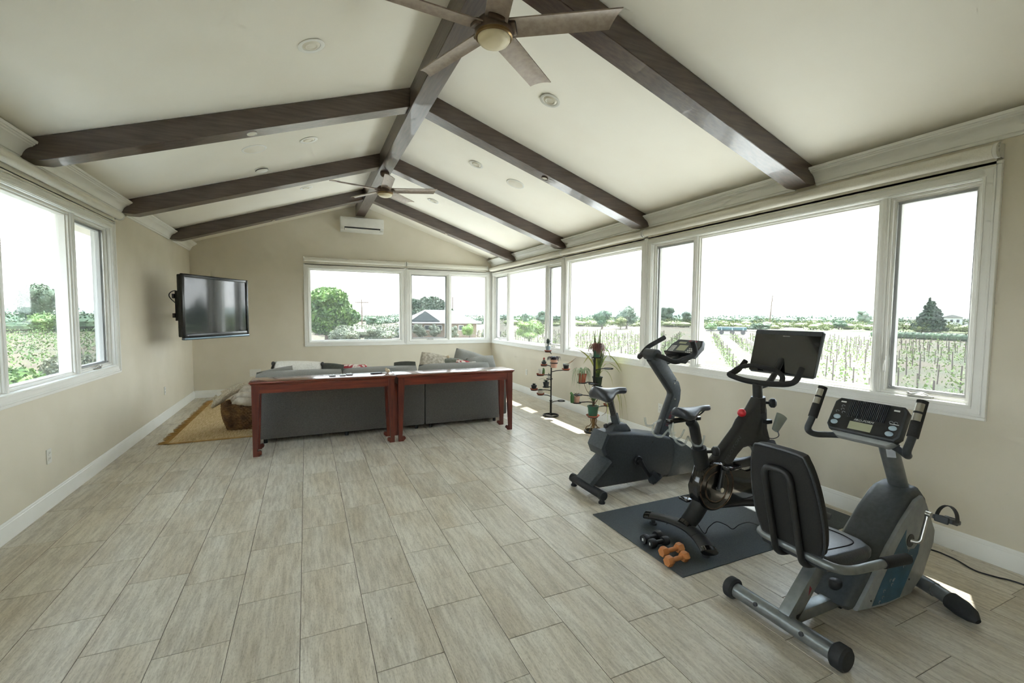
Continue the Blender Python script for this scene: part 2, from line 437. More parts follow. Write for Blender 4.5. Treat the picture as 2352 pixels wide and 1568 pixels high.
ends = [YB] + [v for y in RY0 for v in (y, y + RW)] + [YF]
tn = 1
prof = [(0, 2.668), (.014, 2.668), (.018, 2.676), (.018, 2.686), (.026, 2.690), (.030, 2.70), (.037, 2.718), (.050, 2.738), (.068, 2.754), (.090, 2.764), (.094, 2.772), (.104, 2.776), (.106, 2.784), (.118, 2.786), (.122, 2.796), (.122, 2.804), (.0, 2.804)]
for side, xw, sg in (('left', XL, 1), ('right', XR, -1)):
    for a, b in zip(ends[::2], ends[1::2]):
        o = obj('trim_%d' % tn, MB().prism([(xw + sg * d, z) for d, z in prof], a + .001, b - .001, 'y'), m_trim); tn += 1
        struct(o, 'white crown moulding between rafters')

# ------------------------------------------------------------------ windows
def place_fn(wall):
    if wall == 'right': return lambda u, v, d: (XR + d, u, v)
    if wall == 'left': return lambda u, v, d: (XL - d, u, v)
    return lambda u, v, d: (u, YF + d, v)
def window(n, wall, c0, c1, o0, o1, units, label):
    """casing c0..c1, opening o0..o1; units: list of (u0,u1,kind)"""
    P = place_fn(wall)
    root = bpy.data.objects.new('window_%d' % n, None); COL.objects.link(root); root.location = P((o0 + o1) / 2, .9, 0); struct(root, label)
    K = dict(parent=root, world=True)
    def B(mb, u0, v0, d0, u1, v1, d1, bev=0): mb.box(P(u0, v0, d0), P(u1, v1, d1), bev, 1)
    def ring(mb, u0, v0, u1, v1, wd, d0, d1, bev=0):
        B(mb, u0, v0, d0, u1, v0 + wd, d1, bev); B(mb, u0, v1 - wd, d0, u1, v1, d1, bev)
        B(mb, u0, v0 + wd, d0, u0 + wd, v1 - wd, d1, bev); B(mb, u1 - wd, v0 + wd, d0, u1, v1 - wd, d1, bev)
    mb = MB(); V0, V1 = .901, 2.541
    wl = o0 - c0 - .001
    ring(mb, c0 + .001, V0, c1 - .001, V1, wl, -.014, .0)
    ring(mb, c0 + .001, V0, c1 - .001, V1, .022, -.024, -.013, .003)
    ring(mb, c0 + .028, V0 + .027, c1 - .028, V1 - .027, .012, -.019, -.013, .002)
    ring(mb, o0 - .016, ZO0 - .016, o1 + .016, ZO1 + .016, .013, -.019, -.013, .002)
    obj('casing', mb, m_trim, **K)
    mb = MB(); ring(mb, o0, ZO0, o1, ZO1, .008, 0, WT)
    obj('jamb_liner', mb, m_trim, **K)
    for i in range(len(units) - 1):
        uc = units[i][1]; mb = MB()
        B(mb, uc - .028, ZO0 + .008, .014, uc + .028, ZO1 - .008, WT - .01, .004)
        B(mb, uc - .014, ZO0 + .008, .006, uc + .014, ZO1 - .008, .02, .003)
        obj('mullion', mb, m_trim, **K)
    for (a, b, kind) in units:
        a2 = a + (.008 if a == o0 else .028); b2 = b - (.008 if b == o1 else .028)
        z0, z1 = ZO0 + .008, ZO1 - .008
        fr = MB()
        ring(fr, a2, z0, b2, z1, .018, .03, .125, .002)
        ring(fr, a2 + .016, z0 + .016, b2 - .016, z1 - .016, .014, .048, .11, .002)
        if kind == 'casement': ring(fr, a2 + .028, z0 + .028, b2 - .028, z1 - .028, .022, .075, .115, .003)
        obj('sash_frame', fr, m_sash, **K)
        g = .03 if kind == 'fixed' else .048
        mb = MB(); d = .09 if kind == 'fixed' else .1
        B(mb, a2 + g - .006, z0 + g - .006, d, b2 - g + .006, z1 - g + .006, d + .004)
        obj('pane', mb, m_glass, **K)
        if kind == 'casement':
            mb = MB(); q = .027
            ring(mb, a2 + q, z0 + q, b2 - q, z1 - q, .009, .052, .06)
            sc = obj('screen_frame', mb, m_chrome, **K)
            mb = MB(); B(mb, a2 + q + .008, z0 + q + .008, .0555, b2 - q - .008, z1 - q - .008, .0562)
            obj('screen', mb, m_screen, root, True)
            # folding crank and latch
            uc = (a + b) / 2; mb = MB()
            B(mb, uc - .075, ZO0 + .008, .012, uc + .075, ZO0 + .024, .034, .004)
            p = [P(uc - .05, ZO0 + .03, .022), P(uc - .01, ZO0 + .042, .016), P(uc + .04, ZO0 + .03, .012), P(uc + .06, ZO0 + .034, .012)]
            mb.tube(spl(p, 4), .006, 6); mb.ell(P(uc + .066, ZO0 + .034, .012), .01, 8, 5)
            obj('crank_handle', mb, m_chrome, **K)
            e = a2 + .02 if kind == 'casement' and a != o0 else b2 - .02
            mb = MB(); B(mb, e - .006, 1.15, .018, e + .006, 1.27, .034, .003); mb.tube([P(e, 1.24, .018), P(e, 1.2, .006), P(e, 1.16, .004)], .005, 6)
            obj('latch', mb, m_sash, **K)
    return root
window(1, 'left', 3.31, 6.316, 3.40, 6.226, [(3.40, 4.29, 'fixed'), (4.29, 5.41, 'fixed'), (5.41, 6.226, 'casement')], 'white window in the television wall')
window(2, 'far', -.031, 1.966, .059, 1.876, [(.059, 1.876, 'fixed')], 'single pane window in the gable wall')
window(3, 'far', 1.966, 3.932, 2.056, 3.842, [(2.056, 2.94, 'casement'), (2.94, 3.842, 'fixed')], 'two pane window in the gable wall')
window(4, 'right', 6.598, 9.865, 6.688, 9.775, [(6.688, 7.27, 'casement'), (7.27, 9.0, 'fixed'), (9.0, 9.775, 'casement')], 'three pane window at the room corner')
window(5, 'right', 4.580, 6.598, 4.670, 6.508, [(4.670, 6.508, 'fixed')], 'single pane window behind the plant stands')
window(6, 'right', 1.352, 4.580, 1.442, 4.490, [(1.442, 1.99, 'casement'), (1.99, 3.81, 'fixed'), (3.81, 4.490, 'casement')], 'widest window, behind the exercise bikes')
window(7, 'left', -1.99, 2.69, -1.9, 2.6, [(-1.9, -.9, 'casement'), (-.9, 1.6, 'fixed'), (1.6, 2.6, 'casement')], 'added unseen window in the television wall beside the camera, for extra daylight')  # added out of view to brighten the camera end of the room
# ------------------------------------------------------------------ outdoors: vineyard valley below the raised room
GZ = -2.6
m_soil = mat('dry_soil', '#524633', .95, col2='#3f4228', ns=.12, ndet=7, ncut=(.42, .62))
m_bark = mat('grey_bark', '#5b4f43', .9, col2='#473d34', ns=9, nstretch=(1, 1, .25))
def leafm(name, a, b, ns=.6): return mat(name, a, .6, col2=b, ns=ns, ndet=3)
m_leaf = {k: leafm('foliage_' + k, *v) for k, v in dict(green=('#3d5a22', '#5d7a30'), dark=('#2b4526', '#415c32'), grey=('#41543a', '#55654b'), silver=('#565c44', '#6e7258'), yellow=('#4f5d24', '#6a7032'), lime=('#56741f', '#738c32'), red=('#5a2c2e', '#70423c'), conifer=('#2b3f27', '#3b4f32')).items()}
g = MB()
def gf(i, j):
    a = i * 2 * pi; r = 2 + 1800 * j ** 3
    return (1 + r * math.sin(a), 4 + r * math.cos(a), GZ - .0005 * r if r > 300 else GZ)
g = obj('ground', g.surf(gf, 64, 40), m_soil); struct(g, 'dry pale farmland below the windows')
m_conc = mat('pale_concrete', '#d0cec6', .9, col2='#c6c4bb', ns=.6, ndet=5)
tb = MB()
for a, b in (((-6.2, -12), (-2.2, 21)), ((4.3, -12), (15, 21)), ((-2.2, 10.2), (4.3, 21)), ((-2.2, -12), (4.3, -2.9))): tb.box((a[0], a[1], GZ - .1), (b[0], b[1], GZ + .05))
struct(obj('bounce_terrace', tb, m_conc), 'added pale concrete terrace around the building, unseen, bouncing light indoors')  # pale slabs added out of view to bounce sunlight up onto the ceiling
fd = MB(); fd.box((-2.0, -2.7, GZ), (4.1, 10.0, -.14)); struct(obj('wall_foundation', fd, m_conc), 'pale foundation below the room')
m_crop = mat('green_crop', '#4c5a2c', .9, col2='#5f6338', ns=.05, ndet=5)
m_hill = mat('far_hill', '#7d8a82', .95, col2='#8d968a', ns=.004, ndet=6)
def hill(a0, a1, D, h, seed, zb=-30):
    def f(u, v):
        a = math.radians(a0 + (a1 - a0) * u); t = v
        r = D * (1 + .25 * t); z = zb + (h * (.55 + .45 * noise.noise((u * 6 + seed, seed, 0)) + .2 * noise.noise((u * 23 + seed, 3, 0))) * max(0, math.sin(pi * min(1, t * .5 + .001) * 1.0)) + (-zb) * min(1, t * 2))
        return (r * math.sin(a), r * math.cos(a), z)
    return f
struct(obj('hills', MB().surf(hill(-45, 80, 1500, 34, 2.3), 120, 8), m_hill), 'low hazy hills along the horizon')
# crop strips beyond the vineyard
def strip(pts, z=GZ + .03): return MB()._add([(x, y, z) for x, y in pts], [tuple(range(len(pts)))], None, False)
mb = MB(); mb._add([(x, y, GZ + .06) for x, y in ((128, 92), (330, 190), (360, 60), (170, 48))], [(3, 2, 1, 0)], None, False)
struct(obj('field', mb, m_crop), 'green crop field beyond the vineyard')

def quads(mb, pts, size, seed, flat=.0):
    R = random.Random(seed)
    for p in pts:
        n = Vector((R.gauss(0, 1), R.gauss(0, 1), R.gauss(0, 1) + flat)).normalized(); u = n.orthogonal().normalized(); v = n.cross(u)
        a = R.uniform(0, 2 * pi); u, v = u * math.cos(a) + v * math.sin(a), v * math.cos(a) - u * math.sin(a)
        s = size * R.uniform(.6, 1.3); p = Vector(p)
        mb._add([p - u * s, p - v * s * .55, p + u * s, p + v * s * .55], [(0, 1, 2, 3)], None, False)
def blob_pts(blobs, n, seed, fill=.35):
    R = random.Random(seed); out = []; tot = sum(b[3] * b[4] for b in blobs)
    for (cx, cy, cz_, rh, rv) in blobs:
        for _ in range(int(n * rh * rv / tot)):
            d = Vector((R.gauss(0, 1), R.gauss(0, 1), R.gauss(0, 1))).normalized()
            r = 1 - fill * R.random() ** 2
            out.append((cx + d.x * rh * r, cy + d.y * rh * r, cz_ + d.z * rv * r))
    return out
def tree(name, label, cat, x, y, ztop, w_, kind, n=900, trunk=.25, seed=1, leaf=None, nb=7, group=None, shape='round', base=0.1):
    R = random.Random(seed * 31 + 5); h = ztop - GZ
    root = thing(name, label, cat, (x, y, GZ), 0, group)
    blobs = []; leaf = leaf or max(.05, w_ * .026); n = int(n * 2.6)
    if shape == 'conifer':
        for k in range(9):
            t = k / 8; zz = h * (.12 + .84 * t); blobs.append((R.uniform(-.06, .06) * w_, R.uniform(-.06, .06) * w_, zz, max(.05, w_ * .5 * (1 - t) ** .8 + .03 * w_), h * .09))
    else:
        blobs.append((0, 0, h * .55, w_ * .3, h * .4))
        for k in range(nb):
            a = R.uniform(0, 2 * pi); rr = R.uniform(.18, .3) * w_; zz = h * R.uniform(base + .22, .82)
            blobs.append((math.cos(a) * rr, math.sin(a) * rr, zz, w_ * R.uniform(.16, .25), h * R.uniform(.12, .2)))
    core = MB()
    for b in blobs:
        core.ell((b[0], b[1], b[2]), (b[3] * .78, b[3] * .78, b[4] * .78), 10, 6)
    quads(core, blob_pts(blobs, n, seed), leaf, seed)
    obj('crown', core, m_leaf[kind], root)
    obj('trunk', MB().tube([(0, 0, 0), (.02 * w_, 0, h * .25), (-.01 * w_, 0, h * .5)], [w_ * .035, w_ * .028, w_ * .015], 7), m_bark, root)
    return root
TR = [
    ('tree', 'tall loose grey-green tree seen through the left window', 'tree', -49.3, 124, 7.7, 9.5, 'grey', 1500, 1),
    ('tree', 'low rounded trees\' clump edge at the far side of the left window vineyard', 'tree', -56, 117, 2.6, 9, 'dark', 700, 2),
    ('tree', 'low bushy tree right of the tall grey-green tree beyond the left window', 'tree', -44, 112, 1.6, 7, 'green', 600, 3),
    ('shrub', 'dense dark green shrub close under the left window', 'shrub', -8.0, 16.9, .35, 3.2, 'green', 2600, 4),
    ('shrub', 'pale silvery shrub beside the dark shrub under the left window', 'shrub', -7.9, 22.6, .1, 2.4, 'silver', 2600, 5),
    ('tree', 'large bushy green tree filling the left of the single gable window', 'tree', 2.6, 69, 5.6, 10.5, 'green', 5200, 6),
    ('shrub', 'silvery shrub in front of the large bushy tree in the gable window', 'shrub', 4.1, 57.4, .3, 4.8, 'silver', 1500, 7),
    ('shrub', 'pale dry shrub at the right of the single gable window', 'shrub', 8.5, 58.2, .1, 4.6, 'silver', 1200, 8),
    ('tree', 'distant dark tree beside the utility pole', 'tree', 18.5, 141, 1.1, 6.5, 'dark', 500, 9),
    ('tree', 'broad tree crown rising behind the low farmhouse', 'tree', 26.6, 104.5, 6.1, 14, 'grey', 2600, 10),
    ('shrub', 'thin silvery bush before the farmhouse wall, nearest the gable', 'shrub', 16, 69.4, .2, 2.9, 'silver', 700, 11),
    ('shrub', 'upright silvery bush before the middle of the farmhouse', 'shrub', 18.1, 68.8, .2, 2.2, 'silver', 700, 12),
    ('shrub', 'thin pale bush at the right end of the farmhouse', 'shrub', 20.9, 67.6, .0, 1.6, 'silver', 500, 13),
    ('shrub', 'bright green bush right of the farmhouse', 'shrub', 24.4, 70.6, .4, 2.6, 'lime', 700, 14),
    ('shrub', 'pale bush at the corner end of the two pane gable window', 'shrub', 26.2, 66.5, .2, 2.4, 'silver', 600, 15),
    ('tree', 'distant round tree in the corner window', 'tree', 70.5, 131, 3.6, 5, 'grey', 600, 16),
    ('tree', 'small distant tree left of the round tree in the corner window', 'tree', 65.5, 134, 2.6, 3, 'grey', 400, 17),
    ('shrub', 'olive green bush in the corner window vineyard', 'shrub', 31.1, 62.2, .7, 5, 'lime', 1300, 18),
    ('tree', 'dense dark rounded tree in the window behind the plant stands', 'tree', 80.1, 111.8, 3.7, 6.2, 'dark', 1200, 19),
    ('shrub', 'yellow-green rounded bush beside the dense dark tree', 'shrub', 84.0, 108.0, 1.5, 4.6, 'yellow', 800, 20),
    ('tree', 'wide pale tree right of the yellow-green bush', 'tree', 91, 114, 4.6, 9.5, 'grey', 1300, 21),
    ('tree', 'dark tree cut by the frame between the two window groups', 'tree', 95, 108, 4.2, 4.5, 'dark', 700, 22),
    ('tree', 'tall dark tree in the narrow pane left of the wide pane', 'tree', 136.5, 145, 5.8, 7.5, 'grey', 900, 23),
    ('tree', 'smaller open tree in the narrow pane left of the wide pane', 'tree', 144, 142, 3.7, 5.5, 'grey', 700, 24),
    ('shrub', 'yellow-green hedge bush behind the teal trailer', 'shrub', 107.5, 92, .6, 7, 'yellow', 800, 25),
    ('shrub', 'low dark bush at the left end of the teal trailer', 'shrub', 96, 86.0, -.1, 4.5, 'green', 500, 26),
    ('shrub', 'low green bush at the right end of the teal trailer', 'shrub', 112, 84.5, -.1, 7, 'dark', 600, 27),
    ('tree', 'tiny far tree left of the leaning bare pole', 'tree', 211, 159, 2.5, 6, 'grey', 400, 28),
    ('shrub', 'rounded dark bush right of the bike screen', 'shrub', 157.8, 90.3, 1.2, 6.0, 'dark', 700, 29),
    ('tree', 'hazy tree at the right edge of the wide pane', 'tree', 202, 106.6, 5.0, 6.6, 'grey', 700, 30),
    ('shrub', 'pale bush between the bike screen and the rounded dark bush', 'shrub', 166.8, 104, .4, 6, 'yellow', 500, 31),
    ('tree', 'tree beside the white farm building', 'tree', 205, 88, 3.6, 5, 'grey', 500, 33),
    ('tree', 'tree at the edge of the rightmost pane', 'tree', 208, 71, 4.2, 5.5, 'dark', 600, 34),
]
for (nm, lb, ct, x, y, zt, w_, kd, n, sd) in TR:
    if sd == 2: lb = 'low dark rounded tree on the horizon, leftmost in the left window'
    tree(nm, lb, ct, x, y, zt, w_, kd, n, seed=sd, group='trees and shrubs outdoors')
tree('conifer', 'tall dark conifer in the rightmost pane', 'tree', 155.4, 65.8, 6.6, 7.5, 'conifer', 1800, seed=35, shape='conifer', leaf=.32)
tree('maple', 'small red-leaved maple just outside the rightmost pane', 'tree', 14.9, 5.1, .12, 1.5, 'red', 520, seed=36, leaf=.05)
# clipped hedge behind the vineyard
root = thing('hedge', 'long low dark hedge behind the vineyard in the rightmost pane', 'hedge', (106, 42, GZ))
hb = MB(); pts = []
for k in range(26):
    x = -12 + k; hb.ell((x * .2, x, .6), (.9, .8, .75), 8, 5); pts += blob_pts([(x * .2, x, .6, 1, .85)], 50, k)
quads(hb, pts, .16, 5); obj('foliage', hb, m_leaf['dark'], root)

# ---- far bands of low scrub closing the horizon
def scrub(label, a0, a1, D, dd, n, h0, h1, kind, size, seed):
    R = random.Random(seed); mb = MB(); pts = []
    for k in range(n):
        a = math.radians(a0 + (a1 - a0) * (k + R.random()) / n); d = D + R.uniform(-dd, dd); hh = R.uniform(h0, h1); rr = R.uniform(1.0, 2.2) * hh
        x, y = d * math.sin(a), d * math.cos(a)
        mb.ell((x, y, GZ + hh * .36), (rr * .5, rr * .5, hh * .36), 8, 5); pts += blob_pts([(x, y, GZ + hh * .45, rr, hh * .6)], 150, seed + k)
    quads(mb, pts, size, seed); o = obj('treeline', mb, m_leaf[kind]); o['kind'] = 'stuff'; tag(o, label, 'treeline')
scrub('far yellow-green scrub band beyond the vineyard', 24, 72, 190, 25, 90, 1.6, 3.2, 'yellow', .28, 101)
scrub('far dark scrub band along the valley horizon', 22, 73, 330, 50, 120, 2.2, 5.0, 'dark', .5, 102)
scrub('far grey scrub band beyond the farmhouse', -2, 22, 240, 50, 60, 2.0, 4.2, 'grey', .4, 103)
scrub('dry scrub band before the farmhouse', 1, 19, 92, 9, 46, 1.2, 2.4, 'silver', .17, 104)
scrub('scrub band beyond the leafy vines of the left window', -34, -17, 150, 20, 40, 2.5, 5.0, 'dark', .3, 105)
# ---- utility poles
m_pole = mat('weathered_pole', '#6d5c4b', .9, col2='#5a4c3e', ns=4)
def pole(label, x, y, ztop, arm, lean=0, r=.14):
    o = MB(); o.tube([(0, 0, 0), (lean, 0, ztop - GZ)], [r * 1.2, r * .8], 7)
    root = thing('utility_pole', label, 'pole', (x, y, GZ), 0, 'utility poles')
    obj('post', o, m_pole, root)
    if arm:
        for z in (ztop - GZ - .7,): obj('crossarm', MB().box((-1.5, -.08, z - .1), (1.5, .08, z + .1)), m_pole, root)
        for q in (-1.3, -.5, .5, 1.3): obj('insulator', MB().cyl((q, 0, ztop - GZ - .6), (q, 0, ztop - GZ - .35), .06, 6), m_bark, root)
pole('utility pole with crossarm beside the large bushy tree', 11.6, 108.3, 4.8, True)
pole('thin far pole in the window behind the plant stands', 83, 115.3, 6.9, False, 0, .1)
pole('leaning bare pole in the wide pane above the bike screen', 158.5, 115.2, 9.5, False, 1.2, .2)
pole('thin far pole behind the farmhouse roof', 36, 118, 6.2, False, 0, .16)

# ---- farmhouse in the gable window
m_stucco = mat('tan_stucco', '#8f7b66', .9, col2='#85715d', ns=2)
m_roofs = mat('grey_shingle', '#8d8a85', .9, col2='#7b7873', ns=3, bump=.1)
m_gab = mat('grey_gable_board', '#5f6664', .8, col2='#555b5a', ns=4)
m_dkglass = mat('dark_house_glass', '#2b3136', .15, col2='#353c41', ns=3)
hs = thing('farmhouse', 'low tan farmhouse with grey hipped roof and front gable', 'house', (21.6, 78.9, GZ), math.radians(-14))
obj('wall', MB().box((-6.2, 0, 0), (6.6, 7, 2.75)), m_stucco, hs)
rf = MB(); rf._add([(-7.2, -.9, 2.7), (7.4, -.9, 2.7), (7.4, 7.9, 2.7), (-7.2, 7.9, 2.7), (-2.6, 3.5, 4.95), (2.2, 3.5, 4.95)], [(0, 1, 5, 4), (1, 2, 5), (2, 3, 4, 5), (3, 0, 4), (3, 2, 1, 0)], None, False)
rf._add([(-5.0, -.75, 2.95), (0.1, -.75, 2.95), (-2.45, -.75, 4.7), (-2.45, 3.4, 4.85), (-5.4, 3.4, 2.95), (.5, 3.4, 2.95)], [(0, 2, 3, 4), (1, 5, 3, 2)], None, False)
roof = obj('roof', rf, m_roofs, hs)
obj('gable_panel', MB()._add([(-4.9, -.72, 2.97), (0, -.72, 2.97), (-2.45, -.72, 4.62)], [(0, 1, 2)], None, False) and None or MB().prism([(-4.9, 2.97), (0, 2.97), (-2.45, 4.62)], -.7, -.6, 'y'), m_gab, hs)
obj('fascia', MB().box((-7.25, -.98, 2.55), (7.45, -.86, 2.74)), m_trim, hs)
for q in (-5.2, -3.9, -2.6, -.4, 3.4):
    wn = obj('window', MB().box((q, -.06, 1.3), (q + .9, .05, 2.2)), m_trim, hs); obj('pane', MB().box((q + .08, -.08, 1.38), (q + .82, -.02, 2.12)), m_dkglass, wn)
# ---- white farm building
m_whs = mat('white_siding', '#cfd0cc', .8, col2='#c4c5c1', ns=3)
hs = thing('farm_building', 'white two storey farm building in the rightmost pane', 'house', (196.5, 77.3, GZ), math.radians(-66))
obj('wall', MB().box((-2.4, 0, 0), (2.6, 6, 4.2)).box((3.4, 1, 0), (8.8, 6, 2.5)), m_whs, hs)
obj('roof', MB().prism([(-2.9, 4.15), (3.1, 4.15), (.1, 5.2)], -.4, 6.4, 'y').prism([(3.2, 2.45), (9.2, 2.45), (6.2, 3.3)], .6, 6.4, 'y'), m_roofs, hs)
for q in (-1.6, 0, 1.5):
    for z in (.8, 2.6): obj('window', MB().box((q - .35, -.05, z), (q + .35, .05, z + .9)), m_dkglass, hs)
# ---- lift bridge far away, car, trailer
m_steel = mat('pale_steel', '#7f9296', .6, .3, col2='#74878b', ns=1)
br = thing('lift_bridge', 'far lift bridge with two lattice towers', 'bridge', (297.7, 849.3, GZ), math.radians(-19))
for s_ in (-11, 11):
    tw = MB()
    for a in (-1.2, 1.2): tw.box((s_ + a - .4, -.4, -14), (s_ + a + .4, .4, 12))
    for z in (-2, 3, 8, 12): tw.box((s_ - 1.4, -.3, z - .3), (s_ + 1.4, .3, z + .3))
    obj('tower', tw, m_steel, br)
obj('span', MB().box((-13, -1, 1), (13, 1, 1.8)).box((-11, -.6, 4.2), (11, .6, 4.8)), m_steel, br)
m_carw = mat('white_car_paint', '#c6c9c9', .35, col2='#bfc2c2', ns=2)
cr = thing('car', 'small white car parked far beyond the gable window', 'car', (26, 189, GZ), .2)
obj('body', MB().prism([(-2.2, .35), (2.2, .35), (2.2, .9), (1.2, 1.0), (.7, 1.55), (-1.4, 1.55), (-2.1, 1.0)], -.85, .85, 'y', .08), m_carw, cr)
for x in (-1.4, 1.4):
    for y in (-.8, .8): obj('wheel', MB().cyl((x, y - .1, .35), (x, y + .1, .35), .35, 10), m_black, cr)
m_teal = mat('teal_paint', '#0f4347', .5, col2='#164d50', ns=1.5)
tl = thing('farm_trailer', 'teal wheeled farm trailer parked beyond the vineyard', 'trailer', (88, 73.1, GZ), math.radians(-42))
obj('tank', MB().box((-3, -1, .95), (3, 1, 1.75), .25), m_teal, tl)
obj('frame', MB().box((-3.4, -.5, .75), (3.2, .5, .95)).box((-5.4, -.1, .7), (-3.3, .1, .9)), m_black, tl)
for x in (-2.2, 0, 2.2): obj('wheel', MB().cyl((x, -1.15, .5), (x, -.85, .5), .5, 12), m_black, tl)
for x in (-2.2, 0, 2.2): obj('boom', MB().box((x - .1, -1.1, 1.0), (x + .1, -1.0, 1.5)), m_steel, tl)

# ---- vineyard: stakes and young vines in rows
m_stake = mat('vine_stake', '#4d4238', .9, col2='#5c5046', ns=6)
mb = MB(); mb.box((-.032, -.032, 0), (.032, .032, 1.35)); stake_me = mb.mesh('stake'); stake_me.materials.append(m_stake)
vine_mes = []
for k in range(4):
    mb = MB(); R = random.Random(k)
    P_ = [(R.gauss(0, .17), R.gauss(0, .17), R.uniform(.1, 1.0)) for _ in range(40)]
    quads(mb, P_, .085, k); me = mb.mesh('vine'); me.materials.append(m_leaf['lime']); vine_mes.append(me)
ra = math.radians(47); rd = Vector((math.sin(ra), math.cos(ra))); rp = Vector((rd.y, -rd.x))
spots = []
for i in range(-24, 40):
    for j in range(-14, 46):
        p = Vector((12, 12)) + rd * (j * 2.3 + (i % 3) * .5) + rp * (i * 2.9)
        az = math.degrees(math.atan2(p.x, p.y)); D = p.length
        if 20 < az < 71 and 21 < D < 92 and math.hypot(p.x - 31.1, p.y - 62.2) > 5: spots.append((D, p.x + rnd.uniform(-.15, .15), p.y + rnd.uniform(-.15, .15), az))
spots.sort()
rest_s = MB(); rest_v = MB()
for n, (D, x, y, az) in enumerate(spots):
    hgt = rnd.uniform(.75, 1.1)
    if n < 300:
        o = link('vine_stake', stake_me, None); o.location = (x, y, GZ); o.scale = (1, 1, hgt); o.rotation_euler = (rnd.uniform(-.05, .05), rnd.uniform(-.05, .05), rnd.random())
        tag(o, 'brown wooden stake in the young vineyard rows', 'stake', 'vineyard stakes')
    else:
        rest_s.box((x - .035, y - .035, GZ), (x + .035, y + .035, GZ + 1.35 * hgt))
    if n < 290:
        v = link('grapevine', vine_mes[n % 4], None); v.location = (x + 1.15 * rd.x, y + 1.15 * rd.y, GZ); v.rotation_euler = (0, 0, rnd.random() * 6); v.scale = [rnd.uniform(.8, 1.25)] * 3
        tag(v, 'young leafy grapevine beside its stake', 'grapevine', 'young grapevines')
    else:
        quads(rest_v, [(x + rnd.gauss(0, .3), y + rnd.gauss(0, .3), GZ + rnd.uniform(.2, 1.1)) for _ in range(12)], .13, n)
o = obj('vine_stakes', rest_s, m_stake); o['kind'] = 'stuff'; tag(o, 'far stakes of the young vineyard', 'stakes')
o = obj('vine_leaves', rest_v, m_leaf['lime']); o['kind'] = 'stuff'; tag(o, 'far leaves of the young vineyard', 'vines')
# leafy vine rows outside the left window
for i in range(7):
    y0 = 40 + i * 9
    mb = MB(); pts = []
    for k in range(40):
        x = -30 + k * .8; R = rnd
        pts += [(x + R.gauss(0, .4), R.gauss(0, .35), .25 + R.random() * 1.3) for _ in range(46)]
    quads(mb, pts, .11, i)
    root = thing('vine_row', 'row of leafy vines outside the left window, %s' % ['nearest row', 'second row out', 'third row out', 'fourth row out', 'fifth row out', 'sixth row out', 'farthest row'][i], 'vines', (4 - .42 * y0 + 8, y0, GZ), 0, 'leafy vine rows beyond the left window')
    f_ = obj('foliage', mb, m_leaf['green'], root); f_.rotation_euler = (0, 0, .25); f_['kind'] = 'stuff'
# ------------------------------------------------------------------ roller shades
def roller(wall, u0, u1, zc, label, r=.042, drop=.03, wide=True):
    P = place_fn(wall)
    root = thing('roller_shade', label, 'roller shade', P((u0 + u1) / 2, zc, 0), 0, 'rolled up fabric shades')
    K = dict(parent=root, world=True)
    d = -.062
    e = .028
    mb = MB(); mb.cyl(P(u0 + e, zc, d), P(u1 - e, zc, d), r, 20); obj('fabric_roll', mb, m_shade, **K)
    mb = MB(); mb.box(P(u0 + e, zc - r - drop, d + r - .004), P(u1 - e, zc, d + r - .002)); obj('fabric_drop', mb, m_shade, **K)
    mb = MB(); mb.box(P(u0 + e, zc - r - drop - .012, d + r - .008), P(u1 - e, zc - r - drop, d + r + .002), .003, 1); obj('hem_bar', mb, m_shade, **K)
    for q, s_ in ((u0, 1), (u1, -1)):
        mb = MB(); a = q + s_ * .004
        mb.cyl(P(a + s_ * .002, zc, d), P(a + s_ * .02, zc, d), .047, 20); mb.box(P(a, zc - .04, d), P(a + s_ * .006, zc + .045, -.001))
        br = obj('bracket', mb, m_white, **K)
        mb = MB(); mb.cyl(P(a + s_ * .0005, zc, d), P(a + s_ * .004, zc, d), .012, 10)
        for k in range(3): mb.cyl(P(a, zc + .025 * math.sin(k * 2.1), d + .025 * math.cos(k * 2.1)), P(a + s_ * .004, zc + .025 * math.sin(k * 2.1), d + .025 * math.cos(k * 2.1)), .004, 6)
        scr = obj('screw_cap', mb, m_chrome, br); scr.matrix_parent_inverse = root_matrix(br).inverted()
ZR = 2.592
roller('right', 1.352, 4.575, ZR, 'long rolled shade over the wide window behind the bikes')
roller('right', 4.585, 6.593, ZR, 'rolled shade over the window behind the plant stands')
roller('right', 6.603, 9.79, ZR, 'rolled shade over the three pane corner window')
roller('left', 3.31, 6.316, ZR + .01, 'rolled shade over the window in the television wall')
roller('far', -.031, 1.961, ZR + .03, 'rolled shade over the single pane gable window', drop=.055)
roller('far', 1.971, 3.83, ZR + .03, 'rolled shade over the two pane gable window by the corner', drop=.055)

